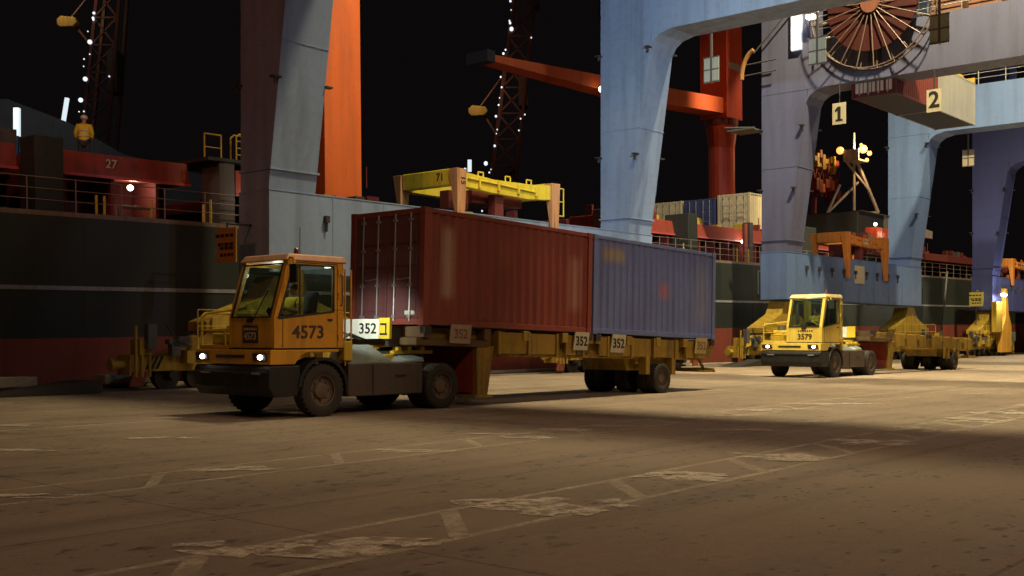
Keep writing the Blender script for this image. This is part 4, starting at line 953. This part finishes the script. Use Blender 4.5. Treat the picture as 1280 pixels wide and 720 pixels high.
def person_standing(loc, rotz, label):
    t = thing('person', label, 'person', loc, (0, 0, rotz))
    # facing local +X ; body as one continuous figure
    J = [(0, 0, .95, .14, .17), (0, 0, 1.18, .12, .16), (.0, 0, 1.42, .12, .19), (.0, 0, 1.54, .055), (.01, 0, 1.64, .085), (.01, 0, 1.74, .075),
         (0, .20, 1.45, .06), (-.02, .27, 1.18, .047), (.10, .24, .96, .035), (.14, .23, .90, .04),
         (0, -.20, 1.45, .06), (-.02, -.27, 1.18, .047), (.10, -.24, .96, .035), (.14, -.23, .90, .04),
         (0, .10, .88, .10), (.02, .12, .48, .065), (0, .12, .09, .045), (.14, .13, .04, .04),
         (0, -.10, .88, .10), (-.02, -.12, .48, .065), (0, -.12, .09, .045), (.14, -.13, .04, .04)]
    E = [(0, 1), (1, 2), (2, 3), (3, 4), (4, 5), (2, 6), (6, 7), (7, 8), (8, 9), (2, 10), (10, 11), (11, 12), (12, 13), (0, 14), (14, 15), (15, 16), (16, 17), (0, 18), (18, 19), (19, 20), (20, 21)]
    b_ = skinned('body', J, E, SKIN, t)
    f = MB(); f.ball((.10, 0, 1.66), .018, 1.2, .7, 1.3); f.ball((.085, .03, 1.69), .011); f.ball((.085, -.03, 1.69), .011); f.ball((.01, .085, 1.67), .02, .6, .4, 1.2); f.ball((.01, -.085, 1.67), .02, .6, .4, 1.2)
    for y in (.23, -.23): fingers(f, Vector((.16, y, .87)), Vector((.3, 0, -.95)), Vector((0, 1, 0)), Vector((1, 0, .2)))
    f.build('face_and_fingers', SKIN, b_, smooth=True)
    JJ = [(0, 0, .84, .19, .22), (0, 0, 1.0, .17, .21), (0, 0, 1.2, .16, .21), (0, 0, 1.42, .16, .22), (0, 0, 1.50, .09, .11), (0, .21, 1.44, .09), (-.02, .29, 1.18, .075), (.09, .26, .99, .06),
          (0, -.21, 1.44, .09), (-.02, -.29, 1.18, .075), (.09, -.26, .99, .06)]
    jk = skinned('jacket', JJ, [(0, 1), (1, 2), (2, 3), (3, 4), (3, 5), (5, 6), (6, 7), (3, 8), (8, 9), (9, 10)], HIVIS, t)
    JT = [(0, 0, .92, .16, .18), (0, .11, .84, .12), (.02, .12, .48, .09), (0, .12, .12, .075), (0, -.11, .84, .12), (-.02, -.12, .48, .09), (0, -.12, .12, .075)]
    skinned('trousers', JT, [(0, 1), (1, 2), (2, 3), (0, 4), (4, 5), (5, 6)], TROUS, t)
    m = MB()
    for z in (1.02, 1.22):
        m.lathe([(z, .19)] * 1 + [(z + .05, .19)], 0, 0, 4) if False else None
    for (z, a, c) in ((1.04, .182, .232), (1.24, .172, .232)):
        ring_ = []
        for zz in (z, z + .055): ring_.append([m.b.verts.new((a * math.cos(2 * math.pi * i / 24), c * math.sin(2 * math.pi * i / 24), zz)) for i in range(24)])
        for i in range(24): m.face([ring_[0][i], ring_[0][(i + 1) % 24], ring_[1][(i + 1) % 24], ring_[1][i]])
    m.build('reflective_band', REFL, jk)
    MB().ball((.0, 0, 1.735), .125, 1.1, 1., .85, 20).cyl((.0, 0, 1.70), (.0, 0, 1.715), .15, 20).build('helmet', HELM, t, smooth=True)
    for y in (.12, -.12): MB().box(-.08, .22, y - .05, y + .05, .0, .1).build('boot', BLK, t, .02)
    return t
def person_driving(loc, label, vest):
    t = thing('person', label, 'person', loc, (0, 0, ANG), group='tractor drivers')
    # local: seat point at origin (hip), facing -X ; both hands on the wheel
    J = [(0, 0, .10, .13, .16), (.03, 0, .34, .12, .16), (.03, 0, .56, .11, .18), (.0, 0, .67, .05), (-.02, 0, .76, .078), (-.03, 0, .86, .08),
         (.02, .19, .58, .058), (-.10, .26, .34, .045), (-.36, .17, .40, .035), (-.42, .15, .42, .036),
         (.02, -.19, .58, .058), (-.10, -.26, .34, .045), (-.36, -.17, .40, .035), (-.42, -.15, .42, .036),
         (-.06, .10, .09, .085), (-.46, .12, .12, .065), (-.52, .12, -.24, .045), (-.64, .12, -.27, .038),
         (-.06, -.10, .09, .085), (-.46, -.12, .12, .065), (-.52, -.12, -.24, .045), (-.64, -.12, -.27, .038)]
    E = [(0, 1), (1, 2), (2, 3), (3, 4), (4, 5), (2, 6), (6, 7), (7, 8), (8, 9), (2, 10), (10, 11), (11, 12), (12, 13), (0, 14), (14, 15), (15, 16), (16, 17), (0, 18), (18, 19), (19, 20), (20, 21)]
    b_ = skinned('body', J, E, SKIN, t)
    f = MB(); f.ball((-.115, 0, .78), .018, 1.2, .7, 1.3); f.ball((-.098, .03, .81), .011); f.ball((-.098, -.03, .81), .011); f.ball((-.02, .082, .79), .02, .6, .4, 1.2); f.ball((-.02, -.082, .79), .02, .6, .4, 1.2)
    for y in (.15, -.15): fingers(f, Vector((-.44, y, .43)), Vector((-.8, 0, .3)).normalized(), Vector((0, 0, 1)), Vector((0, -1 if y > 0 else 1, 0)))
    f.build('face_and_fingers', SKIN, b_, smooth=True)
    skinned('vest', [(.0, 0, .12, .17, .20), (.03, 0, .34, .16, .20), (.03, 0, .54, .15, .20), (.02, 0, .62, .09, .11), (.02, .18, .57, .085), (-.04, .24, .44, .07), (.02, -.18, .57, .085), (-.04, -.24, .44, .07)], [(0, 1), (1, 2), (2, 3), (2, 4), (4, 5), (2, 6), (6, 7)], vest, t)
    skinned('trousers', [(0, 0, .10, .15, .18), (-.08, .10, .09, .10), (-.46, .12, .12, .085), (-.52, .12, -.22, .07), (-.08, -.10, .09, .10), (-.46, -.12, .12, .085), (-.52, -.12, -.22, .07)], [(0, 1), (1, 2), (2, 3), (0, 4), (4, 5), (5, 6)], TROUS, t)
    MB().ball((0.0, 0, .84), .098, 1, .95, .9, 16).build('hair', plain('dark_hair', (.02, .015, .012), .8), t, smooth=True)
    return t
person_driving(Q(S1 - 3.91 + 1.02, W1 + .73, 1.745), 'driver at the wheel of the orange tractor in a yellow vest', HIVIS)
person_driving(Q(T2S + 1.02, T2W + .73, 1.745), 'driver in a yellow vest at the wheel of the farther tractor', HIVIS)
# worker on the hatch covers, seen from behind
Yw = 40.5; pw = Vector(((105 - 640) / 1401 * Yw, Yw, 0)); vv = pw - A0; sw, ww = vv.dot(U), vv.dot(Wv)
person_standing(Q(sw, ww, 7.68 + .013 * sw), R(105), 'worker in a yellow jacket and pale helmet standing on the ship hatch')
lamp('SPOT', Q(4, -4, 13), 420, (1, .82, .5), Q(sw, ww, 9), .15, 30, .8)

# ---------------------------------------------------------------- far side of the harbour
DKRED = paint('dark_red_lattice_paint', (.10, .018, .020), .6, .3, .1)
def far_crane(x, y, h, lean, label, seed, cap):
    t = thing('harbour_crane', label, 'crane', (x, y, 0), (0, 0, 0), group='far cranes strung with lights')
    rnd = random.Random(seed)
    m = MB(); w = 2.2; lx = lambda z: lean * z
    for (sx, sy) in ((-1, -1), (1, -1), (1, 1), (-1, 1)): m.bar((sx * w, sy * w, -2), (lx(h) + sx * w * .7, sy * w * .7, h), .45, .45)
    z = 0
    while z < h - 4:
        k_ = 1 - .3 * z / h
        m.bar((lx(z) - w * k_, -w * k_, z), (lx(z + 4) + w * k_, -w * k_, z + 4), .28, .28); m.bar((lx(z) + w * k_, -w * k_, z), (lx(z + 4) - w * k_, -w * k_, z + 4), .28, .28)
        m.bar((lx(z) - w * k_, -w * k_, z), (lx(z) + w * k_, -w * k_, z), .25, .25); z += 4
    m.build('tower', DKRED, t)
    for i in range(3): z = h * (.35 + .25 * i); MB().box(lx(z) + 1.2, lx(z) + 2.6, -1.9, 1.2, z, z + 6).build('ballast_box', paint('dim_grey_box_paint', (.06, .04, .04)), t)
    MB().bar((-5, 0, h * .02), (-3.6, 0, h * .42), .9, .9).build('boom', DKRED, t)
    MB().prism([(cap[0] - 1.5, cap[1] - .5), (cap[0] - 1.1, cap[1] - .9), (cap[0] + .9, cap[1] - .8), (cap[0] + 1.5, cap[1] - .1), (cap[0] + 1.1, cap[1] + .6), (cap[0] - .9, cap[1] + .8), (cap[0] - 1.6, cap[1] + .3)], -1.8, -.4).build('winch_cab', paint('amber_cap_paint', (.30, .17, .02), .6, .7, .4), t, .15)
    MB().bar((cap[0] + .5, -.9, cap[1]), (lx(cap[1] - 4) - 1.5, -1, cap[1] - 4), .3, .3).bar((cap[0], -.9, cap[1] + .4), (lx(cap[1] + 5) - 1.5, -1, cap[1] + 6), .18, .18).build('cab_arm', DKRED, t)
    SG = emit('crane_string_glow', (.85, .9, 1), 1.1); SB = emit('cool_lamp_glow', (.55, .75, 1), 1.6)
    def bulb(x, z, r_, mt): MB().ball((x, -w, z), r_, n=6).build('string_lamp', mt, t)
    for i in range(40):
        z = h * (.06 + .92 * i / 40) + rnd.uniform(-1.4, 1.4); bulb(lx(z) - w * .9 + rnd.gauss(0, .25), z, rnd.choice((.10, .12, .15, .2, .34)), SG)
    for i in range(8): z = h * (.1 + .8 * rnd.random()); bulb(lx(z) + w * .8 + rnd.gauss(0, .4), z, .13, SG)
    for i in range(12): k_ = i / 11; bulb(-6 + 3.4 * k_ + rnd.uniform(-.3, .3), h * (.08 + .36 * k_), rnd.uniform(.13, .26), SB)
    return t
fc = far_crane(-4.6, 175, 62, .12, 'dark lattice crane with strings of small lights rising behind the yellow lifting frame', 4, (-.6, 36.5))
fc2 = far_crane(-63.5, 165, 62, .09, 'dark lattice crane with sparse small lights behind the worker on the ship', 9, (-1.3, 47.5))
MB().bar((-1.5, -3, 31.6), (-.8, -3, 36.0), .5, .5).build('strip_lamp', emit('strip_lamp_glow', (.8, .93, 1), .9), fc2)
MB().box(-2.2, -1.6, -3.4, -3, 26.8, 28.6).build('strip_lamp', emit('strip_lamp_glow', (.8, .93, 1), .9), fc)
lamp('POINT', (-6.5, 169, 40), 1300, (1, .75, .35), size=1, name='crane_cap_bulb'); lamp('POINT', (-66, 159, 51), 1300, (1, .75, .35), size=1, name='crane_cap_bulb')
# dim roofs and a lamp post beyond the ship on the left
rf = thing('storage_shed', 'dim grey rounded shed roof beyond the worker on the ship', 'shed', (-62, 140, 0), (0, 0, R(10)))
MB().prism([(-14, 18), (-11, 25.5), (-5, 29.2), (1, 29.6), (8, 27), (14, 23.5), (24, 21), (24, 0), (-14, 0)], -8, 8).build('roof', plain('dim_shed_roof', (.10, .095, .09), .7), rf)
m = MB()
for (x, z) in ((-1.2, 25), (-.2, 24.2), (-1.6, 22), (2, 23.5), (7.8, 21.4), (8.6, 21.9)): m.ball((x, -8.2, z), .26, n=8)
m.build('wall_lamp', emit('string_lamp_glow', (1, .9, .78), 1.2), rf)
lp = thing('lamp_post', 'tall post with a glowing white tube lamp in front of the dim shed roof', 'lamp post', (-53, 120, 0), (0, 0, 0))
MB().cyl((0, 0, 0), (0, 0, 23.5), .25, 8).build('pole', plain('blue_pole_paint', (.06, .12, .22), .5), lp); MB().box(-.28, .28, -.28, .28, 23, 26.0).build('tube_lamp', emit('strip_lamp_glow', (1, 1, 1), .9), lp)
lamp('POINT', (-54, 116, 30), 1300, (.9, .95, 1), size=1, name='shed_lamp_bulb')

# signal mast and gear on the ship, seen between the middle crane's legs
ms = thing('light_mast', 'white braced mast with glowing amber lamps between the middle crane legs', 'light mast', Q(80.5, 10, 8.5))
m = MB(); mw = plain('mast_white_paint', (.62, .55, .48), .5)
m.cyl((0, 0, -1), (0, 0, 11.2), .16, 10, .09); m.build('pole', mw, ms)
m = MB(); m.bar((2.4, -1.2, 4.2), (.3, 0, 9), .22, .22); m.bar((-1.6, 1.8, 4), (.9, 0, 6.9), .16, .16); m.bar((-1.6, 1.8, 4), (-.7, 1, 6.6), .2, .2); m.bar((1.2, -.8, 6.2), (-.8, .4, 8.6), .14, .14); m.bar((-1.6, 1.8, 4.0), (2.4, -1.2, 4.2), .2, .2); m.build('brace', mw, ms)
MB().box(-.9, 1.2, -.8, .6, 8.6, 8.75).box(-.9, -.8, -.8, .6, 8.7, 9.6).build('lamp_platform', mw, ms)
for i, (x, y, z, r_) in enumerate(((-.9, .9, 9.6, .34), (.55, -.6, 9.75, .38), (1.1, -.95, 9.4, .22), (.9, -.8, 8.8, .18), (.8, -.3, 10.2, .14))):
    MB().ball((x, y, z), r_, n=10).build('amber_lamp', emit('amber_lamp_glow', (1, .46, .12), 1.7), ms, smooth=True)
lamp('POINT', Q(80.0, 8.6, 18.2), 1000, (1, .6, .25), size=.3, name='mast_bulb')
gb = thing('deck_gantry', 'yellow and red gantry head lit amber beside the white mast', 'gantry', Q(80, 12.2, 8.5))
rn = random.Random(8)
MB().box(-3.8, .3, -.7, .7, 7.9, 8.25).build('girder', BOGY, gb, .05)
for i in range(9):
    x = -4.3 + i * .52; z = 8.2 + rn.random() * .5; w_ = .35 + rn.random() * .5
    MB().box(x, x + w_, -.8, .6, z - .7 * (i % 2), z + .4 + rn.random() * .5).build('housing', (BOGY, YRAIL, SHRED)[i % 3], gb, .05)
for i in range(8):
    x = -4.2 + i * .62; z = 5.0 + rn.random() * 1.2
    MB().box(x, x + .4 + rn.random() * .5, -.9, .5, z, z + .7 + rn.random() * .5).build('winch_box', (SHRED, SHRED2, PEDOR)[i % 3], gb, .05)
m = MB()
for i in range(6): x = -4 + i * .9; m.bar((x, -.4, 5.4), (x + .9, -.4, 8.0), .1, .1); m.bar((x + .9, -.4, 5.4), (x, -.4, 8.0), .1, .1)
m.bar((-3.2, 0, -2), (-2.8, 0, 5.4), .35, .35); m.build('lattice', SHRED, gb)
dh = thing('deck_house', 'low grey deckhouse under the white mast', 'deckhouse', Q(77, 5, 6.3), (0, 0, ANG))
MB().box(-7, -2, 0, 5, 0, 5.2).build('wall', paint('dim_house_paint', (.035, .035, .04), .6, .4, .1), dh, .05); MB().box(-1.9, 8, .3, 6, 0, 3.9).build('lower_wall', SHRED2, dh, .05); MB().prism([(-7, 5.25), (-2, 5.22), (8, 4.6), (8, 3.95), (-1.9, 3.95), (-2, 5.2)], -.3, 4.2).build('roof', plain('house_roof_paint', (.36, .30, .27), .6), dh)
# mooring pole near the far crane
mp = MB().cyl((0, 0, 0), (1.6, 0, 6.5), .07, 8).build('leaning_pole', GRM); mp.location = Q(69.5, -1.6, 0); mp.rotation_euler = (0, 0, ANG); tag(mp, 'thin grey pole leaning beside the wheels of the middle crane', 'pole')
# low dark wedges in front of the wheel sets
for (s0, L, lab) in ((-1.9, 3.1, 'low black wedge on the quay ahead of the orange tractor'), (36.2, 3.2, 'low black wedge on the quay ahead of the yellow tractor')):
    m = MB().prism([(0, .0), (L, .0), (L, .34), (L - .5, .34)], -3.05, -1.9); o = m.build('dark_wedge', DKM); o.location = Q(s0, -.4, .01); o.rotation_euler = (0, 0, ANG); tag(o, lab, 'cable ramp', 'black wedges')
